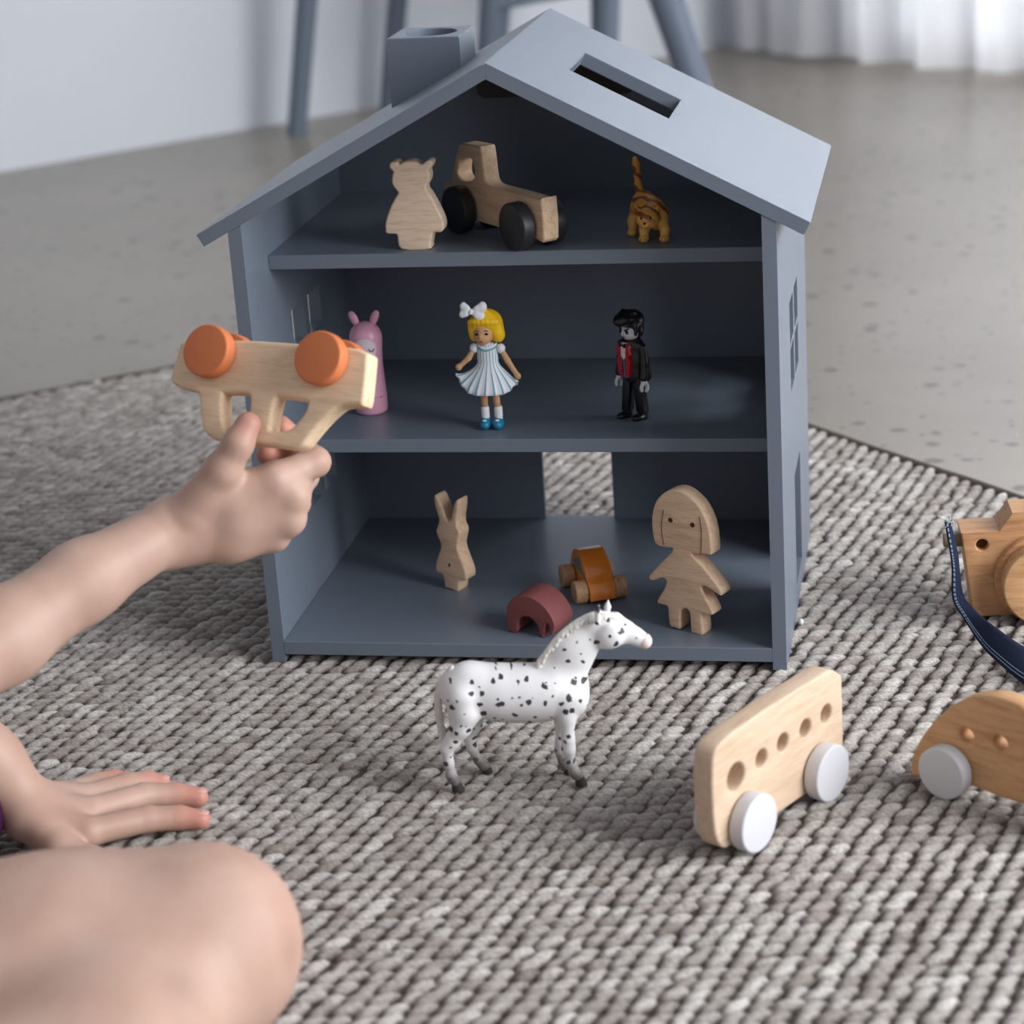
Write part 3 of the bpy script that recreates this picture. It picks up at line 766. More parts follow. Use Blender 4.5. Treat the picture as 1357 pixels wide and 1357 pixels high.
# ---------------------------------------------------------------- dollhouse
W, TW = 0.36, 0.00925
ZB, ZF, M0, M1, T0, T1 = 0.00571, 0.01575, 0.13741, 0.14703, 0.26937, 0.27928
REC, DEP, ZW, ZR, XO, TH = 0.0526, 0.25267, 0.30785, 0.40278, 0.01728, 0.00916
SL = (ZR - ZW) / (W / 2); NRM = math.hypot(1, SL); DZ = TH * NRM; PX = TH * SL / NRM
BACK_T = 0.006
YB = 0.2478
def under(x): return ZW + SL * min(x, W - x)
house = thing('dollhouse', 'blue-grey wooden open-front dollhouse with three floors and gabled roof', 'dollhouse')
def side_wall(xo, holes):
    me = flat_mesh([rect(0, DEP, 0, ZW)] + holes, TW)
    me.transform(Matrix.Translation((xo + TW, 0, 0)) @ Matrix.Rotation(R(90), 4, 'Z'))
    for v in me.vertices:
        if v.co.z > ZW - 1e-4:
            v.co.z = under(v.co.x) - 0.0002
    bm = bmesh.new(); bm.from_mesh(me); bmesh.ops.recalc_face_normals(bm, faces=bm.faces); bm.to_mesh(me); bm.free()
    o = obj('side_wall', me, M['paint'], house)
    return o
def panes(ys, zs): return [rect(a, b, c, d) for a, b in ys for c, d in zs]
YP = ((0.0945, 0.1275), (0.1375, 0.1705))
side_wall(0.0, panes(YP, ((0.167, 0.1965), (0.2005, 0.2295))) + panes(YP, ((0.0795, 0.106),)))
side_wall(W - TW, panes(YP, ((0.167, 0.1965), (0.2005, 0.2295))) + [rect(0.1085, 0.165, 0.018, 0.101)])
back = flat_mesh([[(0, 0.004), (W, 0.004), (W, ZW), (W / 2, ZR - 0.0003), (0, ZW)], rect(0.15269, 0.20754, ZF, 0.112)], BACK_T, 0.0, DEP)
obj('back_panel', back, M['paint'], house)
recess_outline = [(0.1215, 0.3600), (0.1215, 0.3525), (0.1255, 0.3490), (0.2345, 0.3490), (0.2385, 0.3525), (0.2385, 0.3600), (W / 2, 0.388)]
obj('recess_patch', flat_mesh([recess_outline], 0.004, 0.0006, DEP - 0.0040), M['dim_recess'], house)  # thin added patch, its dark colour stands for a dim recess under the ridge
obj('floor_board', box_bm(TW, W - TW, 0, DEP, ZB, ZF, 0.0004, 1), M['paint'], house)
obj('shelf', box_bm(TW, W - TW, REC, DEP, M0, M1, 0.0004, 1), M['paint'], house)
obj('shelf', box_bm(TW, W - TW, REC, DEP, T0, T1, 0.0004, 1), M['paint'], house)
YF = -0.0007
def roof_left():
    ch = 0.0028
    poly = [(-XO, under(-XO)), (W / 2 - 0.00005, ZR), (W / 2 - 0.00005, ZR + DZ - ch * SL), (W / 2 - ch, ZR + DZ - ch * SL), (-XO - PX, under(-XO) + TH / NRM)]
    return flat_mesh([poly], YB - YF, 0.0004, YF, 1)
obj('roof_panel', roof_left(), M['paint'], house)
def roof_right():
    # length along the slope, from the ridge (0) down to the eave
    ang = math.atan(SL)
    e = (W / 2 + XO) * NRM            # underside length
    top_len = (W / 2 + XO + PX) * NRM
    x0, x1 = 0.2185, 0.2835
    k = 1 / math.cos(ang)
    a, b = (x0 - W / 2) * k, (x1 - W / 2) * k
    me = flat_mesh([rect(0, top_len, YF, YB), rect(a, b, 0.0895, 0.160)], TH, 0.0)
    # flat_mesh gives x along, z = depth, y = 0..TH ; send x -> along slope, z -> world y, y=0 face -> top
    for v in me.vertices:
        s, t, y = v.co.x, v.co.y, v.co.z
        x = W / 2 + s * math.cos(ang) - t * math.sin(ang)
        z = ZR + DZ - s * math.sin(ang) - t * math.cos(ang)
        if x < W / 2 - 1e-5: # mitre against the other panel
            x, z = W / 2, ZR
        v.co = (x, y, z)
    bm = bmesh.new(); bm.from_mesh(me)
    es = [e_ for e_ in bm.edges if e_.is_manifold and e_.calc_face_angle(0) > 0.6 and min(v.co.x for v in e_.verts) > W / 2 + 0.001]
    bmesh.ops.bevel(bm, geom=es, offset=0.0006, segments=2, affect='EDGES')
    bmesh.ops.recalc_face_normals(bm, faces=bm.faces)
    bm.to_mesh(me); bm.free()
    return me
obj('roof_panel', roof_right(), M['paint'], house)
def chimney():
    x0, x1, y0, y1, zt = 0.079, 0.1310, 0.155, 0.207, 0.4083
    me = flat_mesh([rect(x0, x1, y0, y1), circle((x0 + x1) / 2, (y0 + y1) / 2, 0.0186, 40)], 0.06, 0.0)
    for v in me.vertices:
        x, t, y = v.co.x, v.co.y, v.co.z
        v.co = (x, y, zt if t < 0.03 else ZR + DZ - SL * (W / 2 - x) - 0.0002)
    bm = bmesh.new(); bm.from_mesh(me); bmesh.ops.recalc_face_normals(bm, faces=bm.faces)
    es = [e for e in bm.edges if e.is_manifold and e.calc_face_angle(0) > 0.6 and all(v.co.z > zt - 1e-4 for v in e.verts)]
    bmesh.ops.bevel(bm, geom=es, offset=0.0006, segments=2, affect='EDGES')
    bm.to_mesh(me); bm.free()
    return me
obj('chimney', chimney(), M['paint'], house, autosmooth=30)

# ---------------------------------------------------------------- flat wooden toys
def mm(poly): return [(x / 1000, z / 1000) for x, z in poly]
def grounded(polys):
    z0 = min(p[1] for p in polys[0])
    return [[(x, z - z0) for x, z in p] for p in polys]
def flat_toy(name, label, cat, key, T, mat, bev=0.0016, n=3, z=None, ground=True):
    t = TR[key]
    th = thing(name, label, cat, t['base'] if z is None else (*t['base'][:2], z), R(t['yaw']))
    polys = [mm(p) for p in t['polys']]
    if ground: polys = grounded(polys)
    polys = [spline(p, n) for p in polys]
    obj('body', flat_mesh(polys, T, bev), mat, th, autosmooth=38)
    return th
def wheel(parent, x, y, z, r, t, mat, bev=0.0012, name='wheel'):
    return obj(name, lathe_bm(disc_profile(r, t, bev), 40, 'Y', (x, y, z)), mat, parent, autosmooth=50)
def dimple(parent, x, z, r, mat, name, y=-0.0002, rz=None):
    bm = lathe_bm([(r, -0.00025), (r * 0.98, 0.0002)], 20, 'Y', (x, y, z))
    if rz:
        for v in bm.verts: v.co.z = z + (v.co.z - z) * rz / r
    return obj(name, bm, mat, parent)

flat_toy('wooden_bear', 'flat beech wood bear cut-out standing on the top shelf', 'wooden figure', 'bear', 0.0135, M['beech_tilt'])

b = flat_toy('wooden_bunny', 'flat beech wood rabbit cut-out with tall ears on the ground floor', 'wooden figure', 'bunny', 0.0127, M['beech_doll'])
q = TR['bunny']['pts']['navel'][0]
dimple(b, q[0] / 1000, q[1] / 1000, 0.0008, M['dark_hole'], 'navel', rz=0.0015)

dl = flat_toy('wooden_doll', 'flat beech wood girl cut-out with bob hair on the ground floor', 'wooden figure', 'doll', 0.0127, M['beech_doll'])
z0 = min(p[1] for p in TR['doll']['polys'][0])
for q in TR['doll']['pts']['eyes']:
    dimple(dl, q[0] / 1000, (q[1] - z0) / 1000, 0.0017, M['dark_hole'], 'eye')
for k in ('h1', 'h2'):
    pts = spline([(q[0] / 1000, -0.00005, (q[1] - z0) / 1000) for q in TR['doll']['pts'][k]], 5, False)
    obj('hair_line', tube_bm([tuple(p) for p in pts], 0.00038, 6), M['pencil'], dl)

el = flat_toy('wooden_elephant', 'small maroon painted wooden elephant arch on the ground floor', 'wooden figure', 'eleph', 0.026, M['maroon'], 0.0009, 4)

# tractor on the top shelf
tr = TR['truck']; tw_ = TR['truck_w']
t = thing('toy_tractor', 'beech wood toy tractor with four black wheels on the top shelf', 'toy vehicle', (*tr['base'][:2], T1), R(tr['yaw']))
obj('body', flat_mesh([spline(mm(tr['polys'][0]), 2), spline(mm(tr['polys'][1]), 4)], 0.0128, 0.0016), M['beech'], t, autosmooth=38)
for (x, z), (xt, zt) in zip(tw_['pts']['w'], tw_['pts']['wt']):
    r = 0.0163
    for y in (-0.0062, 0.0128 + 0.0062):
        wheel(t, x / 1000, y, r, r, 0.0095, M['black_wheel'])
    obj('axle', lathe_bm([(0.003, -0.006), (0.003, 0.0188)], 12, 'Y', (x / 1000, 0, r)), M['beech_end'], t, autosmooth=40)

# bus with white wheels
tr = TR['bus']; tw_ = TR['bus_w']
t = thing('toy_bus', 'pale beech wood toy bus with five round windows and white wheels', 'toy vehicle', tr['base'], R(tr['yaw']))
hr = [0.0084] + [0.0056] * 4
holes = [circle(h[0] / 1000, h[1] / 1000, rr, 24) for h, rr in zip(tr['pts']['holes'], hr)]
obj('body', flat_mesh([spline(mm(tr['polys'][0]), 3)] + holes, 0.0138, 0.0018), M['beech_bus'], t, autosmooth=38)
for (x, z) in tw_['pts']['w']:
    r = 0.0175
    for y in (-0.0056, 0.0138 + 0.0056):
        wheel(t, x / 1000, y, r, r, 0.0098, M['white_wheel'])
    obj('axle', lathe_bm([(0.003, -0.006), (0.003, 0.0198)], 12, 'Y', (x / 1000, 0, r)), M['beech_end'], t, autosmooth=40)

# round car at the right border
tr = TR['beetle']; tw_ = TR['beetle_w']
t = thing('toy_car', 'round-backed beech wood toy car with white wheel beside the bus', 'toy vehicle', tr['base'], R(tr['yaw']))
holes = [circle(h[0] / 1000, h[1] / 1000, 0.0046, 24) for h in tr['pts']['holes']]
obj('body', flat_mesh([spline(mm(tr['polys'][0]), 3)] + holes, 0.0138, 0.0022), M['beech_warm'], t, autosmooth=38)
x = tw_['pts']['w'][0][0]
for xx in (x / 1000, x / 1000 + 0.080):
    r = 0.0163
    for y in (-0.0052, 0.0138 + 0.0052):
        wheel(t, xx, y, r, r, 0.0095, M['white_wheel'])
    obj('axle', lathe_bm([(0.003, -0.006), (0.003, 0.0198)], 12, 'Y', (xx, 0, r)), M['beech_end'], t, autosmooth=40)

# car held in the hand, wheels up
tr = TR['held']; tw_ = TR['held_w']
t = thing('toy_car', 'beech wood toy car with orange wheels held upside down in the hand', 'toy vehicle', tr['base'], R(tr['yaw']))
t.rotation_euler = (R(-28), 0, R(tr['yaw']))
obj('body', flat_mesh([spline(mm(tr['polys'][0]), 3)] + [spline(mm(p), 3) for p in tr['polys'][1:]], 0.0135, 0.0024), M['beech_pale'], t, autosmooth=38)
for (x, z) in tw_['pts']['w']:
    r = 0.0163
    for y in (-0.0054, 0.0135 + 0.0054):
        wheel(t, x / 1000, y, z / 1000 - 0.001, r, 0.0098, M['orange_wheel'], 0.0016)
    obj('axle', lathe_bm([(0.003, -0.006), (0.003, 0.0195)], 12, 'Y', (x / 1000, 0, z / 1000 - 0.001)), M['beech_end'], t, autosmooth=40)

# small orange car
def orange_car():
    ax = math.atan2(0.0790 - 0.1185, 0.2085 - 0.1906)          # forward direction
    cx, cy = 0.2143, 0.0985
    t = thing('toy_car', 'small glossy orange toy car with natural wood wheels on the ground floor', 'toy vehicle', (cx, cy, ZF), ax)
    prof = [(-0.0255, 0.006), (-0.026, 0.013), (-0.0225, 0.022), (-0.015, 0.0295), (-0.004, 0.0325), (0.006, 0.030), (0.0135, 0.024), (0.018, 0.0185), (0.0235, 0.0145), (0.0262, 0.0095), (0.0262, 0.0035), (0.020, 0.003), (0.0, 0.003), (-0.021, 0.003)]
    obj('body', flat_mesh([spline(prof, 2)], 0.0192, 0.0009, -0.0096), M['orange_gloss'], t, autosmooth=30)
    win = [(-0.013, 0.017), (-0.012, 0.024), (-0.004, 0.0275), (0.004, 0.025), (0.010, 0.0175)]
    for y in (-0.0099, 0.0093):
        obj('window', flat_mesh([win], 0.0006, 0.0, y), M['teal'], t)
    for x in (0.0165, -0.0185):
        for y in (-0.0145, 0.0145):
            wheel(t, x, y, 0.0083, 0.0083, 0.009, M['beech_end'], 0.0008)
        obj('axle', lathe_bm([(0.002, -0.014), (0.002, 0.014)], 10, 'Y', (x, 0, 0.0083)), M['beech_end'], t)
orange_car()

# ---------------------------------------------------------------- toy camera with denim strap
def toy_camera():
    t = thing('toy_camera', 'wooden toy camera with round lens and navy denim strap', 'toy camera', (0.4836, 0.0977, 0), R(6))
    c = Vector((0, 0, 0))
    body = [(-0.0086, 0.0632), (0.0, 0.0), (0.100, 0.0), (0.103, 0.0632), (0.0785, 0.0632), (0.0695, 0.0765), (0.0262, 0.0765), (0.0173, 0.0632)]
    me = flat_mesh([body, circle(0.0058, 0.0537, 0.0042, 24)], 0.030, 0.0012)
    obj('body', me, M['beech_red'], t, autosmooth=38)
    obj('peephole', lathe_bm([(0.0045, 0.006), (0.0045, 0.007)], 20, 'Y', (0.0058, 0, 0.0537)), M['dark_hole'], t)
    lx, lz = 0.0475, 0.0285
    obj('lens_ring', lathe_bm([(0.0325, -0.0042), (0.0335, -0.003), (0.0335, 0.0)], 56, 'Y', (lx, 0.0, lz)), M['beech_red'], t, autosmooth=40)
    l = obj('lens', flat_mesh([circle(lx, lz, 0.0292, 56), circle(lx, lz, 0.0135, 40)], 0.015, 0.0014, -0.0185), M['beech_warm'], t, autosmooth=38)
    obj('lens_glass', lathe_bm([(0.0134, -0.001), (0.0134, 0.0)], 40, 'Y', (lx, -0.012, lz)), M['lens'], l)
    obj('strap_peg', lathe_bm(disc_profile(0.0048, 0.014, 0.0008), 20, 'X', (-0.013, 0.010, 0.0545)), M['brass'], t, autosmooth=40)
    # strap: two edges in local coordinates, from the peg down to the rug and away
    rot = Matrix.Rotation(-R(6), 3, 'Z')
    def gw(x, y, z): return rot @ (Vector((x, y, z)) - Vector((0.4836, 0.0977, 0)))
    Lp = [Vector((-0.0195, -0.002, 0.0735)), Vector((-0.0165, -0.005, 0.053)), Vector((-0.0150, -0.007, 0.040)), Vector((-0.0150, -0.011, 0.019)), gw(0.4755, 0.0790, 0.0085), gw(0.4870, 0.0440, 0.0035), gw(0.4965, 0.0175, 0.0030), gw(0.5165, -0.0235, 0.0030), gw(0.546, -0.060, 0.003)]
    Rp = [Vector((-0.0155, 0.001, 0.071)), Vector((-0.0110, -0.002, 0.050)), Vector((-0.0095, -0.004, 0.034)), Vector((-0.0070, -0.006, 0.018)), gw(0.4850, 0.0835, 0.0110), gw(0.4925, 0.0600, 0.0130), gw(0.4990, 0.0450, 0.0140), gw(0.5170, 0.0150, 0.0130), gw(0.552, -0.02, 0.009)]
    Lp = [Vector(p) for p in spline(Lp, 6, False)]; Rp = [Vector(p) for p in spline(Rp, 6, False)]
    bm = bmesh.new()
    k = 7; rows = []
    for a, b_ in zip(Lp, Rp):
        n_ = (b_ - a)
        rows.append([bm.verts.new(a.lerp(b_, i / (k - 1)) + Vector((0, 0, 0.0012 * math.sin(math.pi * i / (k - 1))))) for i in range(k)])
    for r1, r2 in zip(rows, rows[1:]):
        for i in range(k - 1): bm.faces.new((r1[i], r1[i + 1], r2[i + 1], r2[i]))
    bmesh.ops.recalc_face_normals(bm, faces=bm.faces)
    bmesh.ops.solidify(bm, geom=bm.faces[:], thickness=0.0016)
    st = obj('strap', bm, M['denim'], t, smooth=True)
    # rows of stitching along the outer edge
    bm = bmesh.new()
    for f in (0.13, 0.24):
        path = [a.lerp(b_, f) for a, b_ in zip(Lp, Rp)]
        acc = 0
        for a, b_ in zip(path, path[1:]):
            d = b_ - a; m = max(1, int(d.length / 0.0024))
            for i in range(m):
                p = a + d * (i / m); q_ = a + d * ((i + 0.6) / m)
                off = Vector((-0.0002, -0.0013, 0.0009))
                tube_bm([p + off, q_ + off], 0.00028, 5, bm)
    obj('stitching', bm, M['thread'], st)
    rr = random.Random(5)
    bm = bmesh.new()
    for i in range(11):
        a = Vector((-0.0195 + 0.005 * rr.random(), -0.002, 0.0725))
        d = Vector((rr.uniform(-0.008, 0.003), rr.uniform(-0.003, 0.003), rr.uniform(-0.006, 0.006)))
        tube_bm([a, a + d * 0.5 + Vector((0, 0, 0.0015)), a + d], 0.00022, 5, bm)
    obj('frayed_threads', bm, M['white_thread'], st)
toy_camera()

# bead lying against the house
bd = obj('bead', lathe_bm([(0.0004, -0.0019), (0.0014, -0.0017), (0.0021, -0.0009), (0.0024, 0), (0.0021, 0.0009), (0.0014, 0.0017), (0.0004, 0.0019)], 16, 'X', (0, 0, 0)), M['white_wheel'], smooth=True)
bd.location = (0.3645, 0.0785, 0.0026)
tag(bd, 'tiny white bead lying on the rug against the dollhouse wall', 'bead')

# ---------------------------------------------------------------- spotted horse
def horse():
    yaw = 10
    t = thing('horse_figurine', 'white toy horse with black spots standing on the rug', 'toy animal', (0.21, -0.172, 0), R(yaw))
    H = {k: [(x / 1000, -w / 1000, z / 1000, r / 1000) for x, w, z, r in v] for k, v in HORSE.items()}
    Y = (0, 1, 0)
    pr = []
    def ch(key, k, flat=None, sc=1.0):
        pts = [(x, y, z, r * sc) for x, y, z, r in H[key]]
        pr.extend(chain(pts, k, Y if flat else None, flat or 1.0))
    ch('trunk', 0.008, 1.12)
    for x, y, z, r in H['chest']:
        for s in (-1, 1): pr.append(('e', ((x, y + s * 0.006, z), (r, r, r * 1.35)), 0.006))
    ch('neck', 0.007, 1.75)
    ch('head', 0.003, 1.35)
    ch('poll', 0.003, 1.5)
    for s in (-1, 1):
        pr.append(('e', ((0.0585, s * 0.0052, 0.0945), (0.0078, 0.004, 0.0078)), 0.003))     # cheek
        pr.append(('e', ((0.0585, s * 0.0058, 0.1005), (0.0042, 0.0022, 0.0024)), 0.0015))   # brow
        pr.append(('s', ((0.0805, s * 0.0040, 0.0900), (0.0012, 0.0012, 0.0014)), 0.0008))   # nostril
    def leg(key, hoof):
        pts = [(x, y, max(z, 0.0045), r) for x, y, z, r in H[key]]
        y0 = pts[0][1]
        # the upper leg leans in to the body
        up = [(x, y * (0.62 if i == 0 else 0.82 if i == 1 else 1.0), z, r) for i, (x, y, z, r) in enumerate(pts)]
        pr.extend(chain(up, 0.0028))
    for key in ('fn', 'ff', 'hn', 'hf'): leg(key, None)
    ch('earn', 0.0012); ch('earf', 0.0012)
    V, F = sdf_mesh(pr, 0.00105, 2)
    V[:, 2] = np.maximum(V[:, 2], 0.0004)
    obj('body', np_mesh('body', V, F), M['horse'], t)
    for key in ('fnh', 'ffh', 'hnh', 'hfh'):
        (x0, y0, z0, r0), (x1, y1, z1, r1) = H[key]
        bm = lathe_bm([(r1 * 1.02, 0.0), (r1 * 0.98, 0.0012), (r0 * 0.88, 0.0062)], 20, 'Z', (0, 0, 0))
        for v in bm.verts:
            sh = (v.co.z / 0.0062) * (x0 - x1) * 0.55
            v.co.x += x1 - 0.0012 + sh; v.co.y += y1
        obj('hoof', bm, M['hoof'], t, autosmooth=40)
    tl = []
    for k in range(5):
        o = (k - 2) * 0.0011
        pts = [(x + 0.0006 * math.sin(k * 2 + i), y + o * (0.6 if i < 2 else 1.0), z + 0.0005 * k * (i > 4), r * 0.62) for i, (x, y, z, r) in enumerate(H['tail'])]
        tl += chain(pts, 0.0008)
    sdf_obj('tail', tl, 0.0008, M['mane'], t, 1)
    # mane: overlapping locks down the far crest of the neck
    mn = []
    P = [Vector(p[:3]) for p in H['mane']]
    Pc = [Vector(p) for p in spline([tuple(p) for p in P], 4, False)]
    for i, p in enumerate(Pc[:-6]):
        tip = p + Vector((-0.0012 + 0.0010 * math.sin(i), -0.0016, -0.0052 - 0.0012 * (i % 2)))
        b0 = p + Vector((0.0004, 0.004, -0.0035))
        mn += chain([(*b0, 0.0016), (*(p + Vector((0, 0.0012, -0.0016))), 0.0016), (*tip, 0.0006)], 0.0007)
    for i, p in enumerate(Pc[-8:]):   # forelock
        mn += chain([(*(p + Vector((0, 0.003, -0.003))), 0.0018), (*(p + Vector((0.006, 0.002, -0.006))), 0.0009)], 0.0009)
    sdf_obj('mane', mn, 0.0008, M['mane'], t, 1)
    for s in (-1, 1):
        obj('eye', lathe_bm([(0.0002, -0.0008), (0.0012, 0), (0.0002, 0.0008)], 12, 'Y', (0.0628, s * 0.0074, 0.0975)), M['ink'], t, smooth=True)
    sdf_obj('muzzle', [('e', ((0.0790, 0, 0.0880), (0.0044, 0.0046, 0.0049)), 0.001)], 0.0008, M['muzzle'], t, 1)
horse()

# ---------------------------------------------------------------- ginger cat on the top shelf
def cat():
    t = thing('cat_figurine', 'small ginger striped toy cat with raised tail on top shelf', 'toy animal', (0.2725, 0.0725, T1), R(0))
    m = lambda *a: tuple(q / 1000 for q in a)
    pr = []
    pr += chain([m(1.0, 7, 17.5, 8.6), m(-4, 17, 19.5, 8.4), m(-9.5, 27, 20.5, 8.6)], 0.004)
    pr += chain([m(-2.5, 2, 18.5, 6.5), m(-3.2, -3, 17.2, 6.8)], 0.003)            # neck
    pr.append(('e', (m(-3.2, -4.5, 16.6), m(7.6, 6.6, 6.8)), 0.002))               # head
    pr.append(('e', (m(-4.0, -10.2, 14.2), m(3.4, 2.6, 2.6)), 0.0015))             # muzzle
    pr += chain([m(-9.3, -2, 20, 2.6), m(-11.4, -1.5, 25.2, 0.8)], 0.0012)         # ears
    pr += chain([m(2.2, -2.5, 20.5, 2.6), m(3.9, -2.5, 24.6, 0.8)], 0.0012)
    for x in (-6.6, 7.2):                                                          # front legs
        pr += chain([m(x * 0.62, 6, 14, 5.0), m(x, 2, 8, 3.3), m(x, 0.5, 3, 3.0)], 0.0015)
        pr.append(('e', (m(x, -1.6, 2.3), m(3.6, 4.4, 2.6)), 0.001))
    for x, dy in ((-17.0, 18), (-1.5, 33)):                                        # hind legs
        pr += chain([m(-13 if x < -5 else -5, 26, 16, 6.4), m(x, dy + 6, 9, 3.6), m(x, dy + 3, 3, 3.0)], 0.002)
        pr.append(('e', (m(x, dy, 2.3), m(3.5, 4.4, 2.6)), 0.001))
    pr += chain([m(-12, 33, 24, 3.4), m(-14, 35.5, 31, 2.6), m(-14.2, 35, 38, 2.4), m(-14.6, 34, 45, 2.5), m(-15, 33, 49.5, 2.1)], 0.0015)
    sdf_obj('body', pr, 0.0007, M['cat'], t, 1)
    for x in (-6.4, -0.6):
        bm = lathe_bm([(0.0001, -0.0005), (0.0009, 0), (0.0001, 0.0005)], 10, 'Y', m(x, -10.4, 18.2))
        obj('eye', bm, M['ink'], t, smooth=True)
    obj('nose', lathe_bm([(0.0001, -0.0006), (0.0009, 0), (0.0001, 0.0006)], 10, 'Y', m(-4.1, -12.7, 15.2)), M['ink'], t, smooth=True)
    for x in (-6.6, 7.2):
        bm = bmesh.new()
        for dx in (-1.2, 1.2):
            tube_bm([m(x + dx, -5.8, 2.0), m(x + dx, -5.2, 3.6)], 0.00025, 5, bm)
        obj('toe_lines', bm, M['cat_dark'], t)
cat()

# ---------------------------------------------------------------- pink rabbit bottle
def pink_rabbit():
    t = thing('rabbit_bottle', 'pink rabbit-shaped cosmetic tube with sleeping face on middle shelf', 'bottle', (0.0555, 0.118, M1), R(6))
    prof = [(0.0098, 0.0), (0.0112, 0.0008), (0.0118, 0.0025), (0.0119, 0.012), (0.0113, 0.024), (0.0108, 0.036), (0.0110, 0.044), (0.0117, 0.052)]
    dome = [(0.0119 * math.cos(R(a)), 0.0555 + 0.0122 * math.sin(R(a))) for a in (0, 12, 24, 36, 48, 58, 68, 78, 85)]
    obj('body', lathe_bm(prof + dome, 48), M['pink'], t, smooth=True)
    for s, lean in ((-1, 24), (1, 24)):
        e = lathe_bm([(0.0004, 0.0)] + [(0.0030 * math.sin(R(a)) ** 0.8, 0.0115 * (1 - math.cos(R(a))) / 2) for a in (25, 50, 75, 100, 125, 150, 170)], 20)
        for v in e.verts: v.co.y *= 0.6
        o = obj('ear', e, M['pink'], t, smooth=True)
        o.location = (s * 0.0052, 0, 0.0648)
        o.rotation_euler = (0, s * R(lean), 0)
        i = lathe_bm([(0.0003, 0.0)] + [(0.0018 * math.sin(R(a)), 0.0075 * (1 - math.cos(R(a))) / 2) for a in (30, 60, 90, 120, 150)], 16)
        for v in i.verts: v.co.y = v.co.y * 0.4 - 0.0013; v.co.z += 0.0022
        obj('inner_ear', i, M['pink_light'], o, smooth=True)
    def on(a, z, lift=0.00015):
        r = 0.0116 + lift
        if z > 0.0555: r = 0.0119 * math.cos(math.asin(min(1, (z - 0.0555) / 0.0122))) + lift
        return Vector((r * math.sin(R(a)), -r * math.cos(R(a)), z))
    # face patch hugging the front
    bm = bmesh.new()
    n, k = 28, 7
    cz, ha, hz_ = 0.0496, 42, 0.0078
    ctr = bm.verts.new(on(2, cz, 0.0004))
    prev = None
    for j in range(1, k + 1):
        ring = [bm.verts.new(on(2 + ha * j / k * math.cos(2 * math.pi * i / n), cz + hz_ * j / k * math.sin(2 * math.pi * i / n), 0.0004)) for i in range(n)]
        for i in range(n):
            if prev is None: bm.faces.new((ctr, ring[i], ring[(i + 1) % n]))
            else: bm.faces.new((prev[i], ring[i], ring[(i + 1) % n], prev[(i + 1) % n]))
        prev = ring
    bmesh.ops.recalc_face_normals(bm, faces=bm.faces)
    fc = obj('face', bm, M['face_white'], t, smooth=True)
    for a0 in (-17, 25):
        bm = bmesh.new()
        arc = [on(a0 + 9 * math.cos(R(q)), 0.0503 + 0.0022 * math.sin(R(q)), 0.0006) for q in range(190, 351, 20)]
        tube_bm(arc, 0.00030, 6, bm)
        for q in (200, 235, 305, 340):
            p = on(a0 + 9 * math.cos(R(q)), 0.0503 + 0.0022 * math.sin(R(q)), 0.0006)
            p2 = on(a0 + 12 * math.cos(R(q)), 0.0503 + 0.0030 * math.sin(R(q)), 0.0006)
            tube_bm([p, p2], 0.00022, 5, bm)
        obj('closed_eye', bm, M['ink'], fc)
    bm = bmesh.new(); bmesh.ops.create_icosphere(bm, subdivisions=2, radius=0.0011)
    for v in bm.verts: v.co = v.co * 0.9 + on(8, 0.0458, 0.0002)
    obj('mouth', bm, M['red_ink'], fc, smooth=True)
    # small printed marks round the base
    bm = bmesh.new()
    for i, a in enumerate(range(-32, 61, 13)):
        r = bmesh.ops.create_icosphere(bm, subdivisions=1, radius=0.00045 if i % 2 else 0.0006)
        for v in r['verts']: v.co += Vector((0.0119 * math.sin(R(a)), -0.0119 * math.cos(R(a)), 0.0132))
    obj('printed_dots', bm, M['ink'], t)
pink_rabbit()

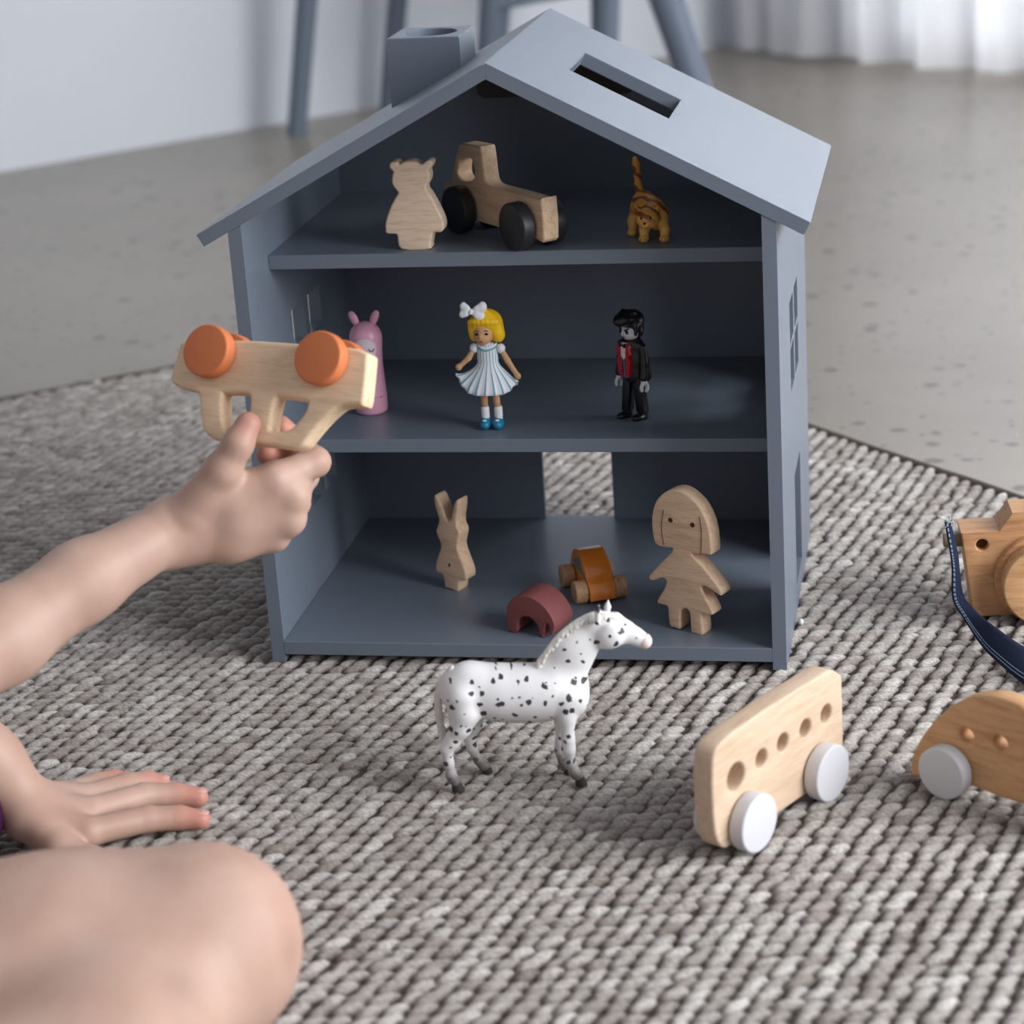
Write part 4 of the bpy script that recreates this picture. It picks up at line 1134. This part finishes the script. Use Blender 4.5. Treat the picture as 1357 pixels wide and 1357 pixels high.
# ---------------------------------------------------------------- girl figurine
def girl():
    t = thing('girl_figurine', 'toy girl with yellow hair, white bow and blue-striped white dress', 'toy figure', (0.1525, 0.0775, M1), R(2))
    m = lambda *a: tuple(q / 1000 for q in a)
    for x in (-4.6, 4.4):
        sh = [('e', (m(x, -1.5, 3.6), m(4.1, 5.8, 3.8)), 0.001), ('c', (m(x, 1.5, 3), m(x, 1.0, 7.2), 0.0036, 0.0031), 0.001)]
        V, F = sdf_mesh(sh, 0.0006, 1); V[:, 2] = np.maximum(V[:, 2], 0.0)
        s_ = obj('shoe', np_mesh('shoe', V, F), M['toy_blue'], t)
        sk = lathe_bm([(0.0027, 0.006), (0.0029, 0.0085), (0.0029, 0.014), (0.0027, 0.0158), (0.0022, 0.016)], 20, 'Z', m(x + (0.4 if x > 0 else 0.1), 0.8, 0))
        obj('sock', sk, M['toy_white'], t, smooth=True)
        obj('strap_button', box_bm(*m(x - 1.3, x + 1.3, -4.9, -3.6, 6.0, 7.6), bev=0.0004), M['toy_white'], s_)
        obj('leg', tube_bm([m(x + (0.3 if x > 0 else 0.1), 0.8, 14.5), m(x * 0.95 - 0.2, 0.8, 20), m(x * 0.85 - 0.6, 0.8, 34)], [0.0022, 0.0025, 0.0030], 16), M['toy_skin'], t, smooth=True)
    # dress: bodice and flared pleated skirt held out at the sides
    seg, rows = 96, []
    prof = [(62.5, 4.2, 3.6), (61, 6.2, 4.4), (57, 7.2, 4.9), (52, 7.3, 5.0), (48.5, 7.2, 5.0), (45.5, 8.6, 6.2), (41, 12.2, 8.6), (36, 16.2, 11.0), (31, 19.6, 13.0), (28.2, 21.0, 13.8), (27.4, 20.6, 13.4)]
    V, stripe = [], []
    for i, (z, rx, ry) in enumerate(prof):
        f = max(0.0, (48.5 - z) / 21)
        for k in range(seg):
            a = 2 * math.pi * k / seg
            pl = 1 + 0.035 * f * math.cos(a * 20)
            lift_l = math.exp(-((math.atan2(math.sin(a - R(190)), math.cos(a - R(190)))) / 0.55) ** 2)
            lift_r = math.exp(-((math.atan2(math.sin(a - R(-8)), math.cos(a - R(-8)))) / 0.45) ** 2)
            x = rx * pl * math.cos(a) - 1.4 * f; y = ry * pl * math.sin(a)
            zz = z + f * f * (14.0 * lift_l + 6.5 * lift_r)
            x += f * (-1.2 * lift_l + 0.8 * lift_r)
            V.append((x / 1000, y / 1000, zz / 1000))
            stripe.append(abs(math.cos(a * 10)))
    F = [(i * seg + k, i * seg + (k + 1) % seg, (i + 1) * seg + (k + 1) % seg, (i + 1) * seg + k) for i in range(len(prof) - 1) for k in range(seg)]
    bm = bmesh.new(); vs = [bm.verts.new(v) for v in V]
    for f in F: bm.faces.new([vs[q] for q in f])
    bm.faces.new(vs[:seg]); bm.faces.new(list(reversed(vs[-seg:])))
    bmesh.ops.recalc_face_normals(bm, faces=bm.faces)
    d = obj('dress', bm, M['dress'], t, smooth=True)
    at = d.data.attributes.new('stripe', 'FLOAT', 'POINT')
    at.data.foreach_set('value', np.array(stripe, np.float32))
    co = [m(6.4 * math.sin(R(a)), -4.6 * math.cos(R(a)) + 0.3, 61.2 - 2.2 * math.cos(R(a)) ** 2) for a in range(-100, 101, 10)]
    obj('collar', tube_bm(co, 0.0009, 8), M['toy_white'], d, smooth=True)
    co2 = [m(6.9 * math.sin(R(a)), -5.2 * math.cos(R(a)) + 0.2, 59.9 - 2.2 * math.cos(R(a)) ** 2) for a in range(-90, 91, 10)]
    obj('collar_trim', tube_bm(co2, 0.0005, 8), M['stripe_blue'], d, smooth=True)
    # arms
    for s, sh_, el, ha in ((-1, (-9.0, 0, 58.5), (-13.5, -1, 51.5), (-20.6, -2, 45.5)), (1, (9.4, 0, 57.8), (13.8, -1, 49.5), (20.6, -2, 38.2))):
        sdf_obj('sleeve', [('e', (m(*sh_), m(3.3, 3.3, 3.6)), 0.001)], 0.0006, M['toy_white'], t, 1)
        a_ = [*m(*sh_), 0.0020], [*m(*el), 0.0021], [*m(*ha), 0.0017]
        hand_ = [('e', (m(ha[0], ha[1], ha[2]), m(2.3, 1.9, 2.6)), 0.001)]
        sdf_obj('arm', chain([tuple(q) for q in a_], 0.001) + hand_, 0.0006, M['toy_skin'], t, 1)
    # head and hair
    hd = [('e', (m(-1.2, -1.5, 70.2), m(7.8, 7.2, 8.2)), 0.001), ('e', (m(-1.6, -6.0, 66.6), m(5.0, 3.4, 4.0)), 0.002), ('e', (m(-2.6, -8.9, 68.6), m(1.2, 1.3, 1.2)), 0.001), ('c', (m(0, 0, 58), m(-0.5, 0, 64), 0.0030, 0.0028), 0.001)]
    h = sdf_obj('head', hd, 0.0006, M['toy_skin'], t, 1)
    for x in (-5.0, 1.2):
        bm = bmesh.new(); bmesh.ops.create_icosphere(bm, subdivisions=2, radius=0.0013)
        for v in bm.verts: v.co = Vector((v.co.x * 1.3, v.co.y * 0.5, v.co.z * 0.8)) + Vector(m(x, -8.15, 70.4))
        obj('eye', bm, M['ink'], h, smooth=True)
        bm = bmesh.new()
        tube_bm([m(x - 1.8, -8.0, 72.4), m(x, -8.5, 73.0), m(x + 1.8, -8.0, 72.4)], 0.00025, 5, bm)
        obj('eyebrow', bm, M['dark_hole'], h)
    bm = bmesh.new(); bmesh.ops.create_icosphere(bm, subdivisions=2, radius=0.001)
    for v in bm.verts: v.co = Vector((v.co.x * 1.4, v.co.y * 0.5, v.co.z * 0.55)) + Vector(m(-2.4, -9.15, 65.4))
    obj('mouth', bm, M['red_ink'], h, smooth=True)
    hr_ = [('e', (m(0.0, 2.2, 76.0), m(11.6, 9.8, 9.8)), 0.001), ('e', (m(7.4, 0.5, 70.2), m(5.2, 6.4, 7.6)), 0.002), ('e', (m(9.2, 0.0, 67.2), m(3.6, 4.6, 4.4)), 0.002), ('e', (m(-8.6, 0.8, 70.0), m(3.7, 5.8, 7.0)), 0.002), ('e', (m(0, 5, 69), m(9.5, 6, 8)), 0.003)]
    for i in range(9):
        a = R(-70 + i * 17)
        hr_ += chain([m(1.5 * math.sin(a), -2, 85.0, 1.6), m(10.2 * math.sin(a) - 0.4, -5.8 * math.cos(a) - 1.4, 79.0 - 1.2 * abs(math.sin(a)), 1.9), m(11.4 * math.sin(a), -3.6 * math.cos(a) - 1.0, 74.4 - 3 * abs(math.sin(a)), 1.5)], 0.0009)
    hr_.append(('s', (m(-1.7, -10.0, 68.5), m(7.4, 8.0, 7.2)), 0.0012))
    sdf_obj('hair', hr_, 0.00065, M['yellow_hair'], t, 1)
    # bow
    b_ = thing('bow', None, None); b_.parent = t; b_.location = m(-8.6, -6.0, 86.0); b_.rotation_euler = (R(-8), R(10), R(6)); b_.scale = (1.05, 1.2, 1.25)
    for k in ('label', 'category'):
        if k in b_: del b_[k]
    for s, sc in ((-1, 0.85), (1, 1.12)):
        lp = chain([m(0, 0, 0, 1.0), m(s * 3.2 * sc, -0.6, 1.6 * sc, 2.0), m(s * 6.2 * sc, 0, 2.9 * sc, 2.9 * sc)], 0.001, (0, 1, 0), 1.5)
        lp += chain([m(0, 0, 0, 1.0), m(s * 3.6 * sc, -0.4, -1.2 * sc, 2.0), m(s * 6.2 * sc, 0, -2.2 * sc, 2.7 * sc)], 0.001, (0, 1, 0), 1.5)
        sdf_obj('bow_loop', lp, 0.0006, M['toy_white'], b_, 1)
    sdf_obj('bow_knot', [('e', (m(0, -1.0, 0), m(1.6, 1.5, 1.8)), 0.001)], 0.0005, M['toy_white'], b_, 1)
girl()

# ---------------------------------------------------------------- black-haired man figurine
def man():
    t = thing('man_figurine', 'toy man with white face, black quiff and black coat over red waistcoat', 'toy figure', (0.2500, 0.1000, M1), R(-38))
    m = lambda *a: tuple(q / 1000 for q in a)
    for s in (-1, 1):
        V, F = sdf_mesh([('e', (m(s * 6.0, -3.0 + s * 1.5, 2.0), m(3.7, 6.6, 2.6)), 0.001), ('c', (m(s * 6.0, 0.8 + s * 1.5, 2.0), m(s * 6.0, 0.8 + s * 1.5, 5.5), 0.0036, 0.0032), 0.001)], 0.0006, 1)
        V[:, 2] = np.maximum(V[:, 2], 0)
        obj('shoe', np_mesh('shoe', V, F), M['toy_black'], t)
        bm = box_bm(*m(s * 4.4 - 3.4, s * 4.4 + 3.4, -3.0, 4.4, 4.5, 31.5), bev=0.0014, seg=3)
        for v in bm.verts:
            f_ = (0.0315 - v.co.z) / 0.027
            v.co.x += s * 0.0016 * f_; v.co.y += s * 0.0015 * f_
        obj('trouser_leg', bm, M['toy_black'], t, smooth=True)
    # coat
    co = []
    co += chain([m(-1.5, 1.2, 33, 7.8), m(-1.5, 0.8, 44, 7.8), m(-1, 0.6, 52, 7.4)], 0.003, (0, 1, 0), 1.1) + chain([m(1.5, 1.2, 33, 7.8), m(1.5, 0.8, 44, 7.8), m(1, 0.6, 52, 7.4)], 0.003, (0, 1, 0), 1.1)
    co += chain([m(-8.0, 0.6, 53.0, 3.6), m(8.0, 0.6, 53.0, 3.6)], 0.003)
    co += chain([m(-6, 4.2, 44, 4), m(-7, 6.6, 30, 3.6)], 0.003) + chain([m(6, 4.2, 44, 4), m(7, 6.6, 30, 3.6)], 0.003) + chain([m(0, 5.2, 44, 4), m(0, 7.6, 29, 3.6)], 0.003)
    sdf_obj('coat', co, 0.0007, M['toy_black'], t, 1)
    def patch(name, poly, y, mat, par=None, T=0.0014):
        return obj(name, flat_mesh([mm(poly)], T, 0.0, y), mat, par or t)
    v_ = patch('waistcoat', [(-4.0, 31.2), (4.0, 31.2), (3.6, 50), (-3.6, 50)], -0.0078, M['toy_blue_vest'], T=0.004)
    for x in (-2.2, 0, 2.2):
        obj('waistcoat_stripe', box_bm(*m(x - 0.25, x + 0.25, -8.05, -7.7, 31.6, 47)), M['stripe_blue'], v_)
    for s in (-1, 1):
        lp = [(s * 1.6, 33.0), (s * 4.6, 32.4), (s * 6.6, 44), (s * 4.9, 46), (s * 6.8, 48.5), (s * 5.4, 54.6), (s * 3.0, 56.2), (s * 2.4, 50)]
        patch('lapel', lp if s > 0 else lp[::-1], -0.0085, M['toy_red'], T=0.003)
    patch('shirt_front', [(-2.6, 47), (0, 44.2), (2.6, 47), (2.6, 56), (-2.6, 56)], -0.0082, M['toy_white'], T=0.004)
    bt = patch('bow_tie', [(-2.6, 53.2), (-0.5, 54.2), (0.5, 54.2), (2.6, 53.2), (2.6, 56.2), (0.5, 55.2), (-0.5, 55.2), (-2.6, 56.2)], -0.0096, M['toy_black'])
    for s in (-1, 1):
        a_ = chain([m(s * 10.2, 0.6, 52.5, 3.1), m(s * 11.6, 0.2, 42, 2.9), m(s * 12.2, -1.0, 31.5, 3.1)], 0.001)
        sdf_obj('sleeve', a_, 0.0007, M['toy_black'], t, 1)
        # clip hand: an open C
        hd = [('c', (m(s * 12.3, -1.0, 31.5), m(s * 12.4, -1.2, 28.6), 0.0021, 0.0023), 0.0006)]
        arc = [m(s * 12.5 , -1.4 + 2.9 * math.cos(R(q)), 24.6 + 3.4 * math.sin(R(q)), 1.25) for q in range(-52, 233, 26)]
        hd += chain(arc, 0.0005)
        sdf_obj('hand', hd, 0.0005, M['toy_white'], t, 1)
    hd = [('e', (m(0, -0.6, 63.4), m(7.0, 7.0, 6.6)), 0.001), ('c', (m(0, 0, 55), m(0, 0, 60), 0.0035, 0.0042), 0.001)]
    h = sdf_obj('head', hd, 0.0007, M['toy_white'], t, 1)
    for s in (-1, 1):
        bm = bmesh.new(); bmesh.ops.create_icosphere(bm, subdivisions=2, radius=0.0014)
        for v in bm.verts: v.co = Vector((v.co.x, v.co.y * 0.6, v.co.z * 1.1)) + Vector(m(s * 2.9, -6.85, 64.0))
        obj('eye', bm, M['ink'], h, smooth=True)
        obj('eyebrow', tube_bm([m(s * 1.4, -7.45, 65.0), m(s * 3.4, -7.1, 66.2), m(s * 4.6, -6.2, 66.8)], 0.0005, 6), M['ink'], h)
    bm = bmesh.new(); tube_bm([m(-1.8, -7.3, 60.4), m(0, -7.5, 60.1), m(1.8, -7.3, 60.4)], 0.0003, 6, bm)
    obj('mouth', bm, M['dark_hole'], h)
    hr_ = [('e', (m(0, 1.8, 70.0), m(8.6, 8.4, 8.2)), 0.001), ('e', (m(0, 3.0, 63.5), m(7.9, 5.6, 7.0)), 0.002), ('e', (m(0, -6.0, 73.0), m(6.8, 6.6, 4.4)), 0.003), ('e', (m(0.0, -10.6, 72.0), m(4.6, 4.0, 3.2)), 0.003)]
    for s in (-1, 1): hr_ += chain([m(s * 6.8, -1.5, 68, 2.0), m(s * 7.0, -2.2, 62.0, 1.2)], 0.0012)
    for x in (-4.5, -1.5, 1.5, 4.5):
        hr_ += chain([m(x * 0.7, -10, 74.6, 1.3), m(x, -2, 77.4, 1.5), m(x * 1.1, 6, 74, 1.4)], 0.0008)
    sdf_obj('hair', hr_, 0.0007, M['toy_black'], t, 1)
man()

# ---------------------------------------------------------------- child
def child():
    t = thing('person', 'child in plum clothes sitting on the rug, one hand lifting a toy car', 'person', (-0.26, -0.48, 0))
    O = Vector((-0.26, -0.48, 0))
    def loc(V): return V - np.array(O)
    def P(x, y, z, r): return (x, y, z, r)
    # --- right forearm and hand (holds the car by its roof)
    cam_p = np.array(cam.location)
    vd = np.array([0.05, -0.17, 0.2]) - cam_p; vd /= np.linalg.norm(vd)
    fore = [P(-0.1430, -0.4396, 0.1246, 0.030), P(-0.1105, -0.3466, 0.1233, 0.0285), P(-0.0716, -0.2749, 0.1343, 0.0262), P(-0.0358, -0.2286, 0.1516, 0.0225), P(0.0051, -0.1839, 0.1676, 0.0180)]
    pr = chain(fore, 0.012)
    wrist = fore[-1]
    mc = [(0.0690, -0.1665, 0.1940, 0.0108), (0.0775, -0.1625, 0.1819, 0.0108), (0.0740, -0.1635, 0.1672, 0.0102), (0.0630, -0.1625, 0.1552, 0.0092)]
    for i, q in enumerate(mc):
        st = (wrist[0] + 0.002, wrist[1], wrist[2] + 0.007 - 0.006 * i, 0.0125)
        mid = tuple((np.array(st) * 0.45 + np.array(q) * 0.55)[:3]) + (0.0118,)
        pr += chain([st, mid, q], 0.009)
    fin = [[(0.0889, -0.1457, 0.1979), (0.0734, -0.1280, 0.2035), (0.0655, -0.1345, 0.2170)],
           [(0.0770, -0.1340, 0.1850), (0.0606, -0.1270, 0.1912), (0.0566, -0.1385, 0.2001)],
           [(0.0700, -0.1335, 0.1670), (0.0549, -0.1270, 0.1725), (0.0532, -0.1367, 0.1836)],
           [(0.0590, -0.1370, 0.1540), (0.0485, -0.1323, 0.1596), (0.0478, -0.1400, 0.1684)]]
    rad = [(0.0100, 0.0088, 0.0078, 0.0070), (0.0102, 0.0090, 0.0078, 0.0070), (0.0097, 0.0086, 0.0074, 0.0066), (0.0086, 0.0076, 0.0066, 0.0058)]
    for q, f, r in zip(mc, fin, rad):
        pr += chain([(*q[:3], r[0]), (*f[0], r[1]), (*f[1], r[2]), (*f[2], r[3])], 0.0042)
    th = [(0.0200, -0.1830, 0.1800, 0.0135), (0.0421, -0.1815, 0.2052, 0.0108), (0.0523, -0.1790, 0.2203, 0.0088), (0.0576, -0.1725, 0.2305, 0.0078)]
    pr += chain(th, 0.005)
    pr += chain([(0.030, -0.1780, 0.186, 0.0120), (0.052, -0.1700, 0.190, 0.0095)], 0.006)   # web of the thumb
    # three knuckle ridges
    VR, FR = sdf_mesh(pr, 0.00135, 2)
    # --- left forearm and hand flat on the rug
    lf = [P(-0.185, -0.325, 0.185, 0.029), P(-0.118, -0.288, 0.098, 0.0235), P(-0.0900, -0.2780, 0.056, 0.0200), P(-0.0710, -0.2780, 0.030, 0.0175)]
    pl = chain(lf, 0.010)
    lm = [(-0.0300, -0.2850, 0.0150, 0.0092), (-0.0364, -0.2638, 0.0170, 0.0095), (-0.0465, -0.2446, 0.0160, 0.0088), (-0.0578, -0.2312, 0.0135, 0.0076)]
    for i, q in enumerate(lm):
        st = (-0.066, -0.287 + 0.006 * i, 0.024, 0.0125)
        pl += chain([st, q], 0.009)
    lfin = [[(-0.0019, -0.2600, 0.0115), (0.0150, -0.2515, 0.0085), (0.0272, -0.2495, 0.0066)],
            [(-0.0132, -0.2337, 0.0130), (0.0040, -0.2235, 0.0092), (0.0168, -0.2210, 0.0066)],
            [(-0.0300, -0.2180, 0.0120), (-0.0210, -0.2065, 0.0088), (-0.0128, -0.2035, 0.0064)],
            [(-0.0515, -0.2126, 0.0100), (-0.0448, -0.2020, 0.0078), (-0.0387, -0.1987, 0.0060)]]
    lrad = [(0.0088, 0.0079, 0.0073, 0.0063), (0.0090, 0.0080, 0.0074, 0.0064), (0.0084, 0.0076, 0.0070, 0.0060), (0.0074, 0.0067, 0.0060, 0.0053)]
    for q, f, r in zip(lm, lfin, lrad):
        pl += chain([(*q[:3], r[0]), (*f[0], r[1]), (*f[1], r[2]), (*f[2], r[3])], 0.0024)
    pl += chain([(-0.062, -0.288, 0.022, 0.0125), (-0.040, -0.3028, 0.0130, 0.0098), (-0.0178, -0.3086, 0.0088, 0.0078), (-0.006, -0.3095, 0.0072, 0.0064)], 0.005)
    VL, FL = sdf_mesh(pl, 0.00135, 2)
    VL[:, 2] = np.maximum(VL[:, 2], 0.0008)
    # --- legs, trunk, neck and head
    pb = []
    pb += chain([P(-0.250, -0.565, 0.088, 0.078), P(-0.060, -0.530, 0.060, 0.053), P(0.040, -0.496, 0.0565, 0.0510), P(0.100, -0.4715, 0.0555, 0.0500)], 0.02)
    pb += chain([P(-0.200, -0.600, 0.060, 0.055), P(-0.060, -0.580, 0.052, 0.050), P(0.040, -0.545, 0.050, 0.047)], 0.03)   # calf pressed against the thigh
    pb.append(('e', ((0.1120, -0.4690, 0.0560), (0.041, 0.042, 0.046)), 0.012))      # knee cap
    pb += chain([P(0.098, -0.480, 0.048, 0.046), P(0.085, -0.560, 0.046, 0.044), P(0.000, -0.660, 0.042, 0.036), P(-0.080, -0.730, 0.034, 0.026)], 0.018)
    pb += chain([P(-0.080, -0.730, 0.030, 0.026), P(-0.130, -0.700, 0.022, 0.018)], 0.01)
    pb += chain([P(-0.280, -0.420, 0.090, 0.080), P(-0.380, -0.260, 0.070, 0.062), P(-0.420, -0.180, 0.055, 0.048)], 0.02)
    pb += chain([P(-0.420, -0.180, 0.048, 0.045), P(-0.480, -0.300, 0.040, 0.036)], 0.018)
    pb += chain([P(-0.270, -0.490, 0.110, 0.095), P(-0.275, -0.480, 0.260, 0.086), P(-0.270, -0.470, 0.360, 0.080)], 0.03)
    pb += chain([P(-0.255, -0.555, 0.385, 0.045), P(-0.285, -0.385, 0.385, 0.045)], 0.03)
    pb += chain([P(-0.250, -0.565, 0.375, 0.040), P(-0.200, -0.520, 0.240, 0.034), P(-0.143, -0.4396, 0.1246, 0.0305)], 0.015)
    pb += chain([P(-0.290, -0.375, 0.375, 0.040), P(-0.240, -0.340, 0.280, 0.034), P(-0.185, -0.325, 0.185, 0.0295)], 0.015)
    pb += chain([P(-0.268, -0.468, 0.400, 0.036), P(-0.255, -0.465, 0.470, 0.034)], 0.02)
    pb += [('e', ((-0.245, -0.462, 0.555), (0.078, 0.068, 0.092)), 0.02), ('e', ((-0.185, -0.452, 0.530), (0.026, 0.034, 0.036)), 0.02), ('e', ((-0.163, -0.449, 0.545), (0.011, 0.009, 0.012)), 0.008)]
    for s in (-1, 1): pb.append(('e', ((-0.250, -0.462 + s * 0.068, 0.548), (0.018, 0.008, 0.024)), 0.006))
    VB, FB = sdf_mesh(pb, 0.0045, 3)
    VB[:, 2] = np.maximum(VB[:, 2], 0.001)
    V = np.concatenate([VR, VL, VB]); F = np.concatenate([FR, FL + len(VR), FB + len(VR) + len(VL)])
    me = np_mesh('body', loc(V), F)
    flush = np.zeros(len(V))
    tips = [(f[2], 0.011, 0.75) for f in fin] + [(th[3][:3], 0.011, 0.55)] + [(f[2], 0.016, 0.6) for f in lfin] + [(f[0], 0.008, 0.2) for f in lfin + fin] + [((0.125, -0.462, 0.052), 0.03, 0.25)]
    for c, r, a in tips:
        flush = np.maximum(flush, a * np.exp(-((V - np.array(c)) ** 2).sum(1) / r ** 2))
    at = me.attributes.new('flush', 'FLOAT', 'POINT'); at.data.foreach_set('value', flush.astype(np.float32))
    br = np.zeros(len(V))
    for c, r, a in (((0.129, -0.547, 0.085), 0.014, 0.5), ((0.148, -0.479, 0.060), 0.009, 0.35)):
        br = np.maximum(br, a * np.exp(-((V - np.array(c)) ** 2).sum(1) / r ** 2))
    at = me.attributes.new('bruise', 'FLOAT', 'POINT'); at.data.foreach_set('value', br.astype(np.float32))
    obj('body', me, M['skin'], t)
    for f, r in zip(lfin, lrad):
        a_, b_ = Vector(f[1]), Vector(f[2]); d_ = (b_ - a_).normalized()
        bm = bmesh.new(); bmesh.ops.create_icosphere(bm, subdivisions=2, radius=1.0)
        rot = d_.to_track_quat('X', 'Z').to_matrix()
        for v in bm.verts:
            v.co = b_ + d_ * (r[3] * 0.25) + Vector((0, 0, r[3] * 0.80)) + rot @ Vector((v.co.x * r[3] * 0.75, v.co.y * r[3] * 0.62, v.co.z * 0.0011)) - O
        obj('fingernail', bm, M['nail'], t, smooth=True)
    # clothes
    cl = []
    cl += chain([P(-0.270, -0.490, 0.075, 0.112), P(-0.275, -0.480, 0.260, 0.094), P(-0.270, -0.470, 0.360, 0.088)], 0.03)
    cl += chain([P(-0.255, -0.560, 0.385, 0.053), P(-0.287, -0.380, 0.385, 0.053)], 0.03)
    cl += chain([P(-0.250, -0.565, 0.378, 0.050), P(-0.225, -0.545, 0.300, 0.046)], 0.015) + chain([P(-0.290, -0.375, 0.375, 0.050), P(-0.262, -0.355, 0.315, 0.046)], 0.015)
    cl += chain([P(-0.250, -0.565, 0.085, 0.090), P(-0.150, -0.547, 0.080, 0.082)], 0.02)
    cl += chain([P(-0.270, -0.420, 0.085, 0.088), P(-0.170, -0.345, 0.045, 0.050), P(-0.1000, -0.3020, 0.032, 0.0260)], 0.03)
    V, F = sdf_mesh(cl, 0.005, 3)
    V[:, 2] = np.maximum(V[:, 2], 0.001)
    obj('tunic', np_mesh('tunic', loc(V), F), M['purple'], t)
    hr_ = [('e', ((-0.262, -0.464, 0.570), (0.084, 0.076, 0.092)), 0.02), ('e', ((-0.300, -0.468, 0.500), (0.050, 0.068, 0.090)), 0.03)]
    hr_.append(('s', ((-0.160, -0.450, 0.535), (0.062, 0.060, 0.075)), 0.01))
    V, F = sdf_mesh(hr_, 0.005, 2)
    obj('hair', np_mesh('hair', loc(V), F), M['hair_brown'], t)
    for s in (-1, 1):
        bm = bmesh.new(); bmesh.ops.create_icosphere(bm, subdivisions=2, radius=0.007)
        for v in bm.verts: v.co += Vector((-0.176, -0.452 + s * 0.027, 0.558)) - O
        obj('eye', bm, M['ink'], t, smooth=True)
child()
